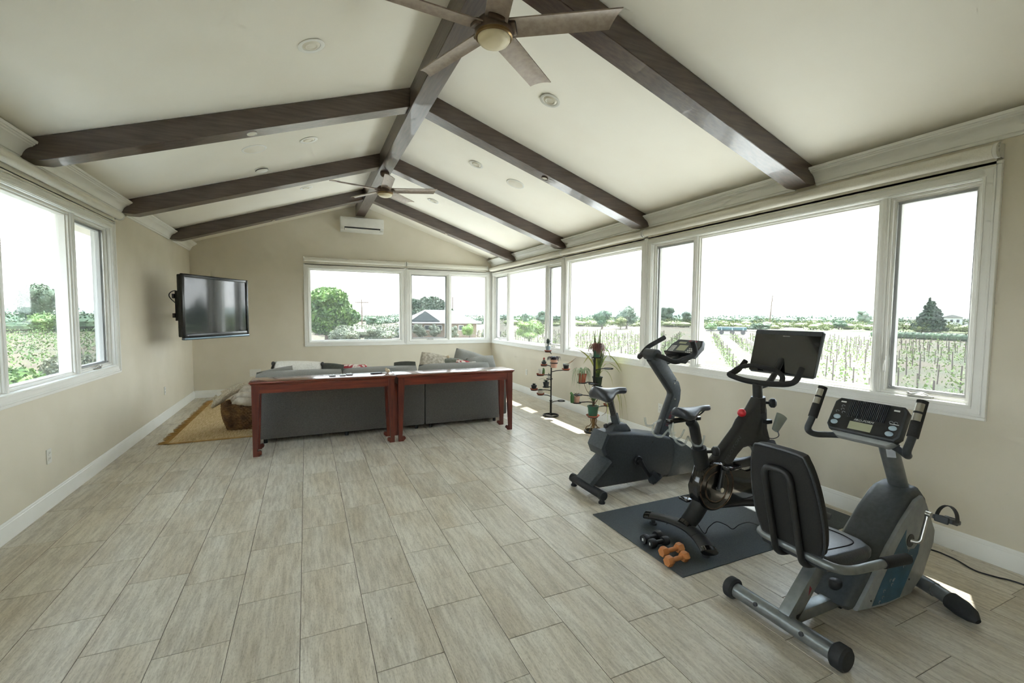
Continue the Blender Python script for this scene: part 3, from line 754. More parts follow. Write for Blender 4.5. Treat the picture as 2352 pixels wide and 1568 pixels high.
# ------------------------------------------------------------------ ceiling fans
m_bronze = mat('brushed_bronze', '#6b5d50', .38, .75, col2='#5d5045', ns=40, nstretch=(1, 1, .2))
m_blade = mat('bronze_fan_blade', '#a89a8c', .4, .2, col2='#988a7d', ns=30)
m_opal = mat('opal_glass', '#efe3c4', .35, col2='#e9dcbb', ns=6)
m_brass = mat('aged_brass_rim', '#8a7350', .3, .9, col2='#7c6747', ns=20)
def fan(label, x, y, zh, rot, R=.745):
    root = thing('ceiling_fan', label, 'ceiling fan', (x, y, zh), 0, 'bronze ceiling fans')
    top = RB - zh
    obj('canopy', MB().lathe([(0, top), (.062, top), (.064, top - .01), (.058, top - .04), (.04, top - .062), (.018, top - .07), (0, top - .07)], 24), m_bronze, root)
    obj('downrod', MB().cyl((0, 0, .07), (0, 0, top - .06), .0125, 12).lathe([(0, .04), (.026, .04), (.026, .085), (.014, .1), (0, .1)], 16), m_bronze, root)
    obj('motor_housing', MB().lathe([(0, .06), (.05, .06), (.088, .05), (.108, .03), (.114, .0), (.114, -.03), (.106, -.042), (0, -.042)], 36), m_bronze, root)
    obj('light_rim', MB().lathe([(.085, -.036), (.112, -.036), (.112, -.05), (.104, -.056), (.098, -.05), (.085, -.05)], 36), m_brass, root)
    obj('light_bowl', MB().lathe([(.1, -.046), (.097, -.062), (.085, -.078), (.06, -.09), (.03, -.096), (0, -.097)], 32), m_opal, root)
    for k in range(5):
        a = rot + k * 2 * pi / 5
        def f(u, v):
            r = .1 + (R - .1) * u; w_ = .066; q = (v - .5) * 2
            tip = (.05 if q < 0 else -.0) * (q + 1) * .5
            rr = r - .07 * (q + 1) * .5 * max(0, (u - .6) / .4)
            return (rr, q * w_, .012 * (1 - q * q) - math.tan(math.radians(13)) * q * w_)
        mb = MB(); n_u, n_v = 10, 6
        top_ = [[Vector(f(i / n_u, j / n_v)) for j in range(n_v + 1)] for i in range(n_u + 1)]
        vs = []; fs = []
        for lay, off in ((0, .004), (1, -.004)):
            for i in range(n_u + 1):
                for j in range(n_v + 1): vs.append(top_[i][j] + Vector((0, 0, off)))
        N = (n_u + 1) * (n_v + 1); ix = lambda l, i, j: l * N + i * (n_v + 1) + j
        for i in range(n_u):
            for j in range(n_v):
                fs.append((ix(0, i, j), ix(0, i + 1, j), ix(0, i + 1, j + 1), ix(0, i, j + 1))); fs.append((ix(1, i, j), ix(1, i, j + 1), ix(1, i + 1, j + 1), ix(1, i + 1, j)))
        for i in range(n_u): fs += [(ix(0, i, 0), ix(1, i, 0), ix(1, i + 1, 0), ix(0, i + 1, 0)), (ix(0, i + 1, n_v), ix(1, i + 1, n_v), ix(1, i, n_v), ix(0, i, n_v))]
        for j in range(n_v): fs += [(ix(0, 0, j + 1), ix(1, 0, j + 1), ix(1, 0, j), ix(0, 0, j)), (ix(0, n_u, j), ix(1, n_u, j), ix(1, n_u, j + 1), ix(0, n_u, j + 1))]
        mb._add(vs, fs, RZ(a))
        b = obj('blade', mb, m_blade, root)
        obj('blade_collar', MB().box((.085, -.05, -.014), (.135, .05, .02), .01, 2, RZ(a) @ RX(math.radians(-13))), m_bronze, b)
fan('bronze five blade ceiling fan nearest the camera, cut by the top edge', 1.05, 2.60, 3.255, math.radians(-33))
fan('small looking bronze five blade ceiling fan in front of the gable wall', 1.05, 6.685, 3.30, math.radians(-22))

# ------------------------------------------------------------------ recessed lights, speakers, detectors
m_lens = mat('frosted_lens', '#e7e2d2', .4, col2='#e0dac8', ns=8)
def on_slope(x, y, dz=0):
    sg = 1 if x > XM else -1
    n = Vector((-sg * SL, 0, -1)).normalized()
    M = Matrix.Translation((x, y, cz(x))) @ n.to_track_quat('Z', 'Y').to_matrix().to_4x4()
    return M
def disc(name, label, cat, x, y, parts, group=None):
    root = thing(name, label, cat, (0, 0, 0), 0, group); root.matrix_world = on_slope(x, y)
    root.location = (x, y, cz(x)); root.rotation_euler = on_slope(x, y).to_euler()
    for nm, pr, m_ in parts: obj(nm, MB().lathe(pr, 28), m_, root)
ring_ = [(.0, .0005), (.072, .0005), (.092, .003), (.094, .006), (.088, .009), (.066, .006), (.062, .001)]
eye_ = [(.062, .0025), (.05, .008), (.046, .012), (.04, .012), (.034, .006), (0, .005)]
for x, y, lb in ((.068, 3.627, 'round recessed light left of the near fan'), (2.004, 3.627, 'round recessed light below the near fan on the vineyard window slope'),
                 (.062, 5.55, 'round recessed light beside the ceiling speaker on the television wall slope'), (2.0, 5.53, 'round recessed light beside the ceiling speaker on the vineyard window slope'),
                 (.04, 7.609, 'small far recessed light between the last two rafters on the television wall slope'), (1.99, 7.609, 'small far recessed light between the last two rafters on the vineyard window slope')):
    disc('recessed_light', lb, 'ceiling light', x, y, [('trim_ring', ring_, m_white), ('eyeball', eye_, m_lens)], 'recessed eyeball lights')
spk = [(0, .004), (.112, .004), (.118, .003), (.12, .0)]
disc('ceiling_speaker', 'round flush speaker on the television wall slope', 'speaker', -.463, 5.56, [('grille', [(0, .006), (.1, .006), (.112, .004)], m_lens), ('rim', [(.1, .005), (.114, .008), (.122, .005), (.124, .0)], m_white)], 'flush ceiling speakers')
disc('ceiling_speaker', 'round flush speaker on the vineyard window slope', 'speaker', 2.54, 5.513, [('grille', [(0, .006), (.1, .006), (.112, .004)], m_lens), ('rim', [(.1, .005), (.114, .008), (.122, .005), (.124, .0)], m_white)], 'flush ceiling speakers')
disc('smoke_detector', 'round white smoke detector on the television wall slope', 'smoke detector', -.455, 6.276, [('base', [(0, .0), (.075, .0), (.075, .01), (0, .01)], m_white), ('cover', [(.07, .01), (.066, .03), (.05, .042), (0, .046)], m_white), ('vent', [(.069, .016), (.072, .018), (.072, .022), (.068, .024)], m_slot)])
def puck(x, i, label):
    y = RY0[i] + RW / 2; sg = 1 if x > XM else -1
    root = thing('puck_light', label, 'puck light', (x, y, cz(x) - RD), 0, 'puck lights under the rafters')
    n = Vector((-sg * SL, 0, -1)); root.rotation_euler = n.to_track_quat('Z', 'Y').to_euler()
    obj('rim', MB().lathe([(.03, .0), (.042, .0), (.042, .006), (.034, .009), (.03, .006)], 20), m_bronze if i != 2 or sg > 0 else m_white, root)
    obj('lens', MB().lathe([(0, .007), (.02, .007), (.032, .005)], 20), m_lens, root)
puck(-.40, 2, 'white puck light under the rafter at the left window')
puck(2.50, 2, 'bronze puck light under the second rafter of the vineyard window slope')
puck(-.46, 4, 'bronze puck light under the last rafter of the television wall slope')
puck(2.50, 4, 'bronze puck light under the last rafter of the vineyard window slope')

# ------------------------------------------------------------------ air conditioner
ac = thing('air_conditioner', 'white wall mounted air conditioner under the ridge beam', 'air conditioner', (1.072, YF, 3.19))
ax, hw, z0, z1, dp = 1.072, .415, 3.19, 3.49, .21
y1 = YF - .001; y0 = YF - dp
body = [(y1, z0 + .02), (y1, z1), (y0 + .03, z1), (y0, z1 - .015), (y0, z0 + .105), (y0 + .012, z0 + .10), (y0 + .05, z0 + .035), (y0 + .1, z0)]
obj('body', MB().prism(body, ax - hw, ax + hw, 'x', .006, 2), m_white, ac, True)
obj('front_panel', MB().box((ax - hw + .006, y0 - .006, z0 + .108), (ax + hw - .006, y0 + .004, z1 - .012), .004, 2), m_white, ac, True)
obj('outlet_slot', MB().prism([(y0 + .008, z0 + .096), (y0 + .046, z0 + .038), (y0 + .05, z0 + .041), (y0 + .012, z0 + .099)], ax - hw + .07, ax + hw - .07, 'x'), m_slot, ac, True)
obj('louver', MB().prism([(y0 + .012, z0 + .07), (y0 + .04, z0 + .032), (y0 + .046, z0 + .036), (y0 + .018, z0 + .074)], ax - hw + .075, ax + hw - .075, 'x'), m_white, ac, True)
for s_ in (-1, 1): obj('side_cap', MB().box((ax + s_ * (hw - .03) - .025, y0 + .02, z0 + .035), (ax + s_ * (hw - .03) + .025, y0 + .045, z0 + .06), .004, 1), m_white, ac, True)

# ------------------------------------------------------------------ wall plates
def plate(wall, u, z, label, wd=.072, ht=.116, kind='outlet'):
    P = place_fn(wall)
    root = thing('wall_outlet' if kind == 'outlet' else 'wall_plate', label, 'outlet' if kind == 'outlet' else 'wall plate', P(u, z, 0))
    obj('cover', MB().box(P(u - wd / 2, z - ht / 2, -.006), P(u + wd / 2, z + ht / 2, 0), .002, 1), m_white, root, True)
    if kind == 'outlet':
        for dz in (-.022, .022):
            q = obj('socket', MB().box(P(u - .017, z + dz - .015, -.0085), P(u + .017, z + dz + .015, -.005), .003, 1), m_white, root, True)
            mb = MB()
            for du in (-.007, .007): mb.box(P(u + du - .0012, z + dz - .002, -.0092), P(u + du + .0012, z + dz + .009, -.008))
            sl = obj('slot', mb, m_slot, q); sl.matrix_parent_inverse = root_matrix(q).inverted()
    else:
        obj('insert', MB().box(P(u - wd * .28, z - ht * .3, -.009), P(u + wd * .28, z + ht * .3, -.005), .002, 1), m_white, root, True)
plate('left', 4.75, .413, 'white wall outlet nearest the camera on the television wall')
plate('left', 8.02, .426, 'small white wall outlet low on the television wall near the corner')
plate('far', -.90, .418, 'wide white wall plate behind the sofa arm on the gable wall', .19, .14, 'plate')
plate('far', .874, .44, 'white wall outlet on the gable wall above the sofa back')
plate('right', 4.275, .422, 'white wall outlet between the two upright exercise bikes')
plate('right', 8.0, .43, 'white wall outlet between the sofa table and the first plant stand')
# ------------------------------------------------------------------ console tables behind the sofa
m_wood = mat('cherry_wood', '#5a241b', .32, col2='#7a3524', ns=6, nstretch=(.5, 6, 6), coat=.25, ndet=5)
m_woodv = mat('cherry_wood_leg', '#4e2019', .34, col2='#6c2e20', ns=6, nstretch=(6, 6, .5), coat=.2, ndet=5)
m_wtop = mat('cherry_wood_top', '#5c2a1d', .2, col2='#74392a', ns=5, nstretch=(.5, 6, 6), coat=.5, ndet=5)
def console(x0, x1, label):
    y0, y1, zt = 5.53, 5.92, .82
    root = thing('console_table', label, 'console table', ((x0 + x1) / 2, (y0 + y1) / 2, 0), 0, 'matching cherry console tables')
    K = dict(parent=root, world=True)
    obj('table_top', MB().box((x0, y0, zt - .022), (x1, y1, zt), .006, 2).box((x0 + .012, y0 + .012, zt - .036), (x1 - .012, y1 - .012, zt - .022), .004, 1), m_wtop, **K)
    a0, a1, b0, b1 = x0 + .022, x1 - .022, y0 + .022, y1 - .022
    L = .072
    obj('apron', MB().box((a0 + L - .01, b0 + .008, .69), (a1 - L + .01, b0 + .03, zt - .036)), m_wood, **K)
    obj('apron', MB().box((a0 + L - .01, b1 - .03, .69), (a1 - L + .01, b1 - .008, zt - .036)), m_wood, **K)
    obj('side_apron', MB().box((a0 + .008, b0 + L - .01, .69), (a0 + .03, b1 - L + .01, zt - .036)), m_wood, **K)
    obj('side_apron', MB().box((a1 - .03, b0 + L - .01, .69), (a1 - .008, b1 - L + .01, zt - .036)), m_wood, **K)
    for (px, sx) in ((a0, 1), (a1, -1)):
        for (py, sy) in ((b0, 1), (b1, -1)):
            mb = MB()
            def ring_at(z, w_): return [(px, py, z), (px + sx * w_, py, z), (px + sx * w_, py + sy * w_, z), (px, py + sy * w_, z)]
            vs = []; zs = [(zt - .036, L), (.66, L), (.06, .045), (0, .045)]
            for z, w_ in zs: vs += ring_at(z, w_)
            fs = [(3, 2, 1, 0), (12, 13, 14, 15)]
            for i in range(3):
                for k in range(4): fs.append((i * 4 + k, i * 4 + (k + 1) % 4, (i + 1) * 4 + (k + 1) % 4, (i + 1) * 4 + k))
            mb._add(vs, fs, None, False)
            lg = obj('leg', mb, m_woodv, root, True, fix=True)
            # scrolled toe turned inwards along the table length
            cx = px + sx * .062
            sc = MB(); sc.cyl((cx, py + sy * .002, .036), (cx, py + sy * .043, .036), .024, 14)
            sc.box((px + sx * .03, py + sy * .002, .0), (cx, py + sy * .043, .03))
            t_ = obj('scroll_foot', sc, m_woodv, lg); t_.matrix_parent_inverse = root_matrix(lg).inverted()
console(-.572, .983, 'cherry console table at the basket end of the sofa back')
console(.987, 2.556, 'cherry console table at the window end of the sofa back')

# small things on the console
m_cards = mat('pale_grey_plastic', '#c8ccd0', .4, col2='#bcc0c5', ns=20)
for i, (x, y, rz, lb) in enumerate(((.272, 5.735, .1, 'left'), (.388, 5.745, -.05, 'middle'), (.468, 5.79, .15, 'right'))):
    root = thing('remote_control', 'small pale remote on the console table, %s one of three' % lb, 'remote', (x, y, .82), rz, 'three small pale remotes')
    obj('case', MB().box((-.035, -.04, 0), (.035, .04, .016), .007, 2), m_cards, root)
    obj('button_pad', MB().box((-.024, -.03, .0155), (.024, .026, .018), .002, 1), m_white, root)
    obj('button', MB().cyl((0, .012, .018), (0, .012, .02), .007, 10), m_slot, root)
root = thing('wallet', 'flat dark wallet with keys on the console table', 'wallet', (.79, 5.80, .82), .3)
obj('flap', MB().box((-.07, -.035, 0), (.06, .035, .012), .005, 2), m_black, root)
root = thing('key_ring', 'key ring with a cream tassel charm beside the dark wallet', 'keys', (.905, 5.81, .82), .2)
obj('ring', MB().tube([(.03 * math.cos(a * pi / 8) - .03, .022 * math.sin(a * pi / 8), .004) for a in range(16)], .0022, 6, True), m_chrome, root)
for k in range(3): obj('key', MB().box((-.075 + .004 * k, -.01 + .012 * k, .001), (-.035, -.002 + .012 * k, .004)), m_brass, root)
m_tassel = mat('cream_tassel', '#d8ccb2', .9, col2='#b89f7c', ns=60)
mb = MB(); mb.ell((.02, 0, .026), (.03, .022, .026), 12, 8); mb.ell((.005, .012, .045), (.016, .016, .018), 10, 6)
obj('charm', mb, m_tassel, root)

# ------------------------------------------------------------------ sofa
m_sofa = mat('charcoal_weave', '#54524d', .95, col2='#67645e', ns=160, nstretch=(1, 1, 1), ndet=2, bump=.25, sheen=.3)
m_cush = mat('grey_cushion_fabric', '#7f7e78', .95, col2='#908f88', ns=140, ndet=2, bump=.2, sheen=.3)
sofa = thing('sectional_sofa', 'charcoal grey sectional sofa backed by the console tables', 'sofa', (1.0, 6.6, 0))
K = dict(parent=sofa, world=True)
for a, b in ((-.54, 1.455), (1.462, 2.56)):
    obj('back_panel', MB().box((a, 6.06, .055), (b, 6.25, .76), .02, 2), m_sofa, **K)
obj('seat_base', MB().box((-.54, 6.25, .055), (2.56, 7.05, .30), .02, 2), m_sofa, **K)
obj('arm', MB().box((-.535, 6.25, .30), (-.40, 7.05, .60), .03, 2), m_sofa, **K)
obj('chaise_base', MB().box((1.62, 7.05, .055), (2.56, 8.35, .30), .02, 2), m_sofa, **K)
obj('chaise_back', MB().box((2.56, 6.25, .055), (2.76, 8.35, .66), .02, 2), m_sofa, **K)
for x in (-.47, .45, 1.35, 1.55, 2.5):
    for y in (6.12, 6.98): obj('foot', MB().cyl((x, y, 0), (x, y, .058), .022, 10), m_black, **K)
for y in (8.28,): 
    for x in (1.7, 2.68): obj('foot', MB().cyl((x, y, 0), (x, y, .058), .022, 10), m_black, **K)
def cushion(w_, h_, t_, puff=1.0, seed=0, nu=14, nv=14, soft=.25, sag=0):
    """soft cushion: width x, height z, thickness y; pinched seams at the rim"""
    mb = MB()
    def f(u, v, side):
        a, b = u * 2 - 1, v * 2 - 1
        e = max(0, (1 - abs(a) ** 3)) ** .5 * max(0, (1 - abs(b) ** 3)) ** .5
        x = a * w_ / 2 * (1 - .05 * b * b); z = b * h_ / 2 * (1 - .06 * a * a) - sag * (1 - a * a) * (b > 0) * b
        n_ = noise.noise((a * 1.7 + seed, b * 1.7, side * 3 + seed * 2)) * .25
        return (x, side * t_ / 2 * e * (puff + n_) , z + h_ / 2)
    for side in (-1, 1): mb.surf(lambda u, v: f(u, v, side), nu, nv)
    bmesh.ops.remove_doubles(mb.bm, verts=list(mb.bm.verts), dist=1e-5)
    bmesh.ops.recalc_face_normals(mb.bm, faces=list(mb.bm.faces))
    return mb
# seat and back cushions of the sofa
for a, b in ((-.39, .49), (.51, 1.52), (1.54, 2.5)):
    obj('seat_cushion', MB().box((a, 6.3, .30), (b, 7.07, .45), .05, 3), m_cush, **K)
for a, b, zt, s_ in ((-.60, .44, .835, 1), (.42, 1.45, .84, 2), (1.44, 2.56, .85, 3)):
    mb = cushion(b - a, zt - .44 + .0, .24, 1.05, s_); o = obj('back_cushion', mb, m_cush, sofa); o.location = ((a + b) / 2 - 1.0, 6.40 - 6.6, .44); o.rotation_euler = (math.radians(-8), 0, 0)
# loose cushions and pillows (things resting on the sofa)
def pillow(name, label, m_, w_, h_, t_, loc, rx, ry, rz, seed, cat='pillow', puff=1.1):
    o = obj(name, cushion(w_, h_, t_, puff, seed), m_); o.location = loc; o.rotation_euler = (math.radians(rx), math.radians(ry), math.radians(rz)); tag(o, label, cat, 'pillows on the sofa'); return o
m_pwhite = mat('white_woven', '#e9e6de', .95, col2='#dcd8cd', ns=70, bump=.4)
m_pknit = mat('cream_macrame', '#cfc8b8', .95, col2='#a89f8d', ns=28, bump=.7, ncut=(.3, .6))
m_olive = mat('olive_velvet', '#6d6f60', .9, col2='#5f6154', ns=20, sheen=.4)
m_dkol = mat('dark_olive_cloth', '#3e4038', .9, col2='#4b4d44', ns=20)
m_red = mat('red_floral', '#a83a40', .9, col2='#e6dcd2', ns=22, ncut=(.46, .54))
m_floral = mat('white_red_floral', '#e5e1d8', .9, col2='#b5b8b2', ns=16, ncut=(.5, .7))
p = pillow('throw_pillow', 'long white pillow with dark pompoms over the sofa back', m_pwhite, .60, .34, .17, (-.12, 6.68, .585), -6, 3, 2, 11)
for sx in (-1, 1):
    for sz in (.06, .30):
        obj('tassel', MB().ell((sx * .30, -.02, sz), (.022, .022, .03), 8, 6).tube([(sx * .3, -.02, sz - .02), (sx * .31, -.02, sz - .07)], [.012, .018], 7), m_tassel if sz < .2 else m_slot, p)
pillow('throw_pillow', 'dark olive pillow between the white pillow and the red print pillow', m_dkol, .30, .28, .15, (.30, 6.70, .595), -8, 8, 5, 12)
pillow('throw_pillow', 'low red print pillow lying in the sofa middle', m_red, .42, .26, .14, (.58, 6.76, .585), -10, 2, 0, 13)
pillow('throw_pillow', 'small grey cushion slumped before the white pillow', m_cush, .42, .25, .16, (-.33, 6.60, .60), -5, -10, 0, 14)
p = pillow('throw_pillow', 'cream macrame pillow with a corner tassel, toward the window end', m_pknit, .46, .46, .16, (1.76, 6.90, .50), -12, 12, 4, 15)
obj('tassel', MB().ell((.22, -.01, .44), .03, 10, 6).tube([(.22, -.01, .42), (.26, -.02, .37)], [.016, .024], 8), m_tassel, p)
pillow('sofa_cushion', 'olive grey square cushion behind the macrame pillow', m_olive, .46, .44, .16, (2.06, 6.90, .44), -14, 4, 0, 16, 'cushion')
pillow('throw_pillow', 'small red floral pillow beside the olive cushion', m_red, .24, .34, .12, (2.16, 6.66, .52), -10, 10, -6, 17)
pillow('throw_pillow', 'white floral pillow tucked in the window end corner', m_floral, .34, .32, .12, (2.30, 6.64, .50), -10, -8, 0, 18)
pillow('sofa_cushion', 'tall tilted grey back cushion at the window end', m_cush, .60, .50, .2, (2.42, 7.18, .46), -8, 16, 10, 19, 'cushion')
pillow('sofa_cushion', 'grey back cushion at the outer corner of the window end', m_cush, .56, .44, .2, (2.60, 6.85, .45), -8, -3, 14, 20, 'cushion')
pillow('sofa_cushion', 'flat dark olive cushion peeking left of the macrame pillow', m_dkol, .34, .40, .14, (1.36, 6.86, .45), -12, 0, 0, 21, 'cushion')

# ------------------------------------------------------------------ jute rug
m_jute = mat('jute_weave', '#dcc598', .95, col2='#b99b68', ns=14, nstretch=(8, .6, 1), ndet=4)
m_fringe = mat('jute_fringe', '#c29d63', .95, col2='#a5824a', ns=9)
rx0, rx1, ry0, ry1 = -1.52, -.545, 6.49, 9.45
rug = thing('jute_rug', 'braided jute rug with fringed edge under the basket', 'rug', (-1.03, 8, 0))
mb = MB(); nb_ = 30
for k in range(nb_):
    a = rx0 + (rx1 - rx0) * k / nb_; b = rx0 + (rx1 - rx0) * (k + 1) / nb_
    mb.tube([((a + b) / 2, ry0 + .01, .007), ((a + b) / 2, ry1 - .01, .007)], (b - a) * .56, 6, flat=.28)
o = obj('braid', mb, m_jute, rug, True); o['kind'] = 'stuff'
mb = MB()
for k in range(110):
    y = ry0 + (ry1 - ry0) * (k + .5) / 110
    mb.tube([(rx0, y, .007), (rx0 - .04, y + rnd.uniform(-.012, .012), .006), (rx0 - rnd.uniform(.08, .12), y + rnd.uniform(-.03, .03), .004)], [.006, .005, .002], 4)
o = obj('fringe', mb, m_fringe, rug, True); o['kind'] = 'stuff'
obj('hem', MB().tube([(rx0, ry0, .007), (rx1, ry0, .007)], .009, 6), m_fringe, rug, True)

# ------------------------------------------------------------------ basket with throws
m_wick = mat('woven_seagrass', '#8f6a40', .9, col2='#5e4328', ns=10, ndet=3)
bk = thing('wicker_basket', 'brown woven seagrass basket on the jute rug', 'basket', (-.78, 7.05, .012), 0)
def rrect(hw, hd, r, n=5):
    out = []
    for cx, cy, a0 in ((hw - r, hd - r, 0), (-hw + r, hd - r, 90), (-hw + r, -hd + r, 180), (hw - r, -hd + r, 270)):
        for k in range(n + 1):
            a = math.radians(a0 + 90 * k / n); out.append((cx + r * math.cos(a), cy + r * math.sin(a)))
    return out
rows = 15
for i in range(rows):
    t = i / (rows - 1); hw = .195 + .055 * math.sin(t * pi * .62); z = .013 + .33 * t
    path = rrect(hw, hw * .78, .09, 6); N = 84
    # braided strand: wobbling ring
    P_ = []
    per = [Vector((*p, 0)) for p in path]; seglen = [(per[(k + 1) % len(per)] - per[k]).length for k in range(len(per))]; tot = sum(seglen)
    for k in range(N):
        d = tot * k / N; j = 0
        while d > seglen[j]: d -= seglen[j]; j += 1
        q = per[j].lerp(per[(j + 1) % len(per)], d / seglen[j]); nrm = Vector((q.x, q.y, 0)).normalized()
        w_ = .006 * math.sin(k * pi + i * pi) if True else 0
        P_.append(q + nrm * (.005 * (1 if (k + i) % 2 else -1)) + Vector((0, 0, z + .0035 * (1 if (k // 2) % 2 else -1))))
    obj('strand', MB().tube(P_, .0125, 6, True), m_wick, bk)
obj('basket_wall', MB().prism(rrect(.19, .14, .08), 0, .012, 'z'), m_wick, bk)
mb = MB()
for i in range(rows - 1):
    pass
def liner(u, v):
    t = v; hw = .19 + .052 * math.sin(t * pi * .62); per = rrect(hw - .006, (hw - .006) * .78, .09, 6); k = int(u * len(per)) % len(per)
    return (per[k][0], per[k][1], .01 + .325 * t)
obj('lining', MB().surf(liner, 28, 8), m_wick, bk)
for s_ in (-1, 1): obj('handle', MB().tube([(s_ * .24, -.06, .30), (s_ * .262, -.05, .355), (s_ * .265, 0, .37), (s_ * .262, .05, .355), (s_ * .24, .06, .30)], .010, 7), m_wick, bk)
m_throw = mat('cream_knit', '#d9cfba', .95, col2='#b8ab93', ns=55, bump=.8, ncut=(.3, .62))
m_throw2 = mat('pale_chunky_wool', '#d8cfc0', .95, col2='#b9ac98', ns=16, bump=.5)
def rope(name, label, pts, r, m_, n=7, cat='throw blanket', sub=8, flat=1.0):
    o = obj(name, MB().tube(spl(pts, sub), r, 12, flat=flat), m_); recenter(o); tag(o, label, cat, 'throws in the basket'); return o
def folds(seed, c_, rad, n, r):
    R = random.Random(seed); return [(c_[0] + R.uniform(-1, 1) * rad[0], c_[1] + R.uniform(-1, 1) * rad[1], c_[2] + R.uniform(-.6, 1) * rad[2]) for _ in range(n)]
th = thing('chunky_throw', 'pale chunky wool throw bundled inside the basket', 'throw blanket', (-.72, 7.03, .35))
for k, pts in enumerate(([(-.17, -.10, .01), (-.08, -.16, .05), (.04, -.16, .03), (.15, -.13, .05)], [(-.19, -.02, .04), (-.08, -.11, .11), (.05, -.11, .09), (.17, -.05, .10)], [(-.15, .06, .07), (-.05, -.05, .15), (.08, -.05, .14), (.17, .05, .12)], [(-.12, .1, .06), (0, .08, .16), (.14, .1, .1)], [(-.1, -.08, .13), (-.02, -.06, .19), (.06, -.02, .17)])):
    obj('fold', MB().tube(spl(pts, 8), [.035, .056, .062, .056, .04], 12), m_throw2, th)
th = thing('knit_throw', 'cream knitted throw draped over the rim of the basket', 'throw blanket', (-.9, 6.98, .35))
pts = [(-1.135, 6.92, .335), (-1.07, 6.92, .40), (-.97, 6.95, .485), (-.84, 6.99, .555), (-.69, 7.02, .59), (-.52, 7.04, .565)]
obj('drape', MB().tube(spl(pts, 8), [.028, .06, .068, .07, .07, .055], 16, flat=.72), m_throw, th, True)
obj('hanging_end', MB().tube(spl([(-1.10, 6.96, .385), (-1.08, 7.0, .44), (-1.0, 7.05, .49), (-.86, 7.10, .53)], 6), [.03, .055, .06, .05], 14, flat=.6), m_throw, th, True)
obj('bobble', MB().ell((-1.06, 7.02, .47), .042, 12, 8), m_pwhite, th, True)

# ------------------------------------------------------------------ television on its wall arm
m_tvb = mat('gloss_tv_bezel', '#15181a', .22, col2='#1a1d20', ns=4)
m_scr = mat('tv_screen_glass', '#0b0d0d', .08, col2='#0d0f0f', ns=2, spec=.7, coat=.8)
m_tvs = mat('tv_silver_strip', '#6f8088', .3, .7, col2='#64757d', ns=10)
tv_a = math.atan2(1.13, .646)
tv = thing('television', 'black flat television angled off the wall on a swing arm', 'television', (-1.177, 7.855, 1.65), tv_a)
# local: x along the width (toward the far edge), y = behind, screen faces -y
W2, H2 = .65, .43
obj('back_shell', MB().box((-W2 + .01, .004, -H2 + .01), (W2 - .01, .07, H2 - .01), .012, 2).box((-.4, .06, -.28), (.4, .11, .28), .03, 2), m_black, tv)
fr = MB()
for p, q in (((-W2, -H2), (-W2 + .045, H2)), ((W2 - .045, -H2), (W2, H2)), ((-W2 + .045, H2 - .045), (W2 - .045, H2)), ((-W2 + .045, -H2), (W2 - .045, -H2 + .055))): fr.box((p[0], -.018, p[1]), (q[0], .012, q[1]), .006, 2)
obj('bezel', fr, m_tvb, tv)
obj('screen', MB().box((-W2 + .042, -.006, -H2 + .052), (W2 - .042, .006, H2 - .042)), m_scr, tv)
obj('speaker_bar', MB().box((-W2 + .004, -.03, -H2 - .03), (W2 - .004, .02, -H2 + .002), .01, 2), m_tvs, tv)
obj('power_light', MB().cyl((-W2 + .075, -.019, -H2 + .028), (-W2 + .075, -.021, -H2 + .028), .004, 8), m_cards, tv)
mt = tv
obj('wall_plate', MB().box((XL, 9.20, 1.42), (XL + .025, 9.50, 1.88), .003, 1), m_black, mt, True)
mid = Vector((-1.55, 8.75, 1.65))
tvb = Vector((-1.177, 7.855, 1.65)) + Vector((-math.sin(tv_a), math.cos(tv_a), 0)) * .16
for dz in (-.13, .13):
    obj('arm', MB().tube([(XL + .02, 9.35, 1.65 + dz), mid + Vector((0, 0, dz)), tvb + Vector((0, 0, dz))], .018, 8), m_black, mt, True)
obj('pivot', MB().cyl(mid + Vector((0, 0, -.16)), mid + Vector((0, 0, .16)), .024, 12), m_black, mt, True)
RTV = T(-1.177, 7.855, 1.65) @ RZ(tv_a)
obj('tv_bracket', MB().box((-.3, .112, -.22), (-.25, .15, .22), 0, 1, RTV).box((.25, .112, -.22), (.3, .15, .22), 0, 1, RTV).box((-.62, .13, .10), (.34, .16, .16), 0, 1, RTV).box((-.62, .13, -.16), (.34, .16, -.10), 0, 1, RTV).box((-.60, .10, -.2), (-.57, .135, .2), 0, 1, RTV), m_black, mt, True)
obj('cable', MB().tube(spl([RTV @ Vector((-.5, .075, .15)), RTV @ Vector((-.62, .12, .2)), RTV @ Vector((-.66, .16, .12)), RTV @ Vector((-.4, .2, -.05)), Vector((XL + .03, 9.3, 1.5))], 6), .006, 6), m_black, mt, True)
# ------------------------------------------------------------------ exercise corner
m_char = mat('charcoal_plastic', '#2c2f31', .48, col2='#34383a', ns=60, ndet=2)
m_char2 = mat('slate_plastic', '#3b4042', .5, col2='#444a4c', ns=50)
m_satin = mat('satin_black_frame', '#1b1c1d', .38, col2='#222324', ns=40)
m_gloss = mat('gloss_black_cover', '#0e0d0d', .12, col2='#141313', ns=3, coat=.4)
m_bronzering = mat('polished_dark_ring', '#6d5f55', .16, 1.0, col2='#5b4e46', ns=8)
m_silver = mat('silver_grey_paint', '#7c807f', .36, .55, col2='#868a88', ns=30)
m_silverl = mat('light_grey_shroud', '#8b8e8c', .5, col2='#959895', ns=25)
m_vinyl = mat('black_vinyl_seat', '#2a2d31', .34, col2='#33363b', ns=120, bump=.08)
m_vback = mat('black_fabric_pad', '#151515', .8, col2='#1f1e1d', ns=150)
m_foam = mat('black_foam_grip', '#1a1a1a', .85, col2='#222222', ns=150)
m_rubber = mat('dark_rubber', '#232425', .75, col2='#2b2c2d', ns=60)
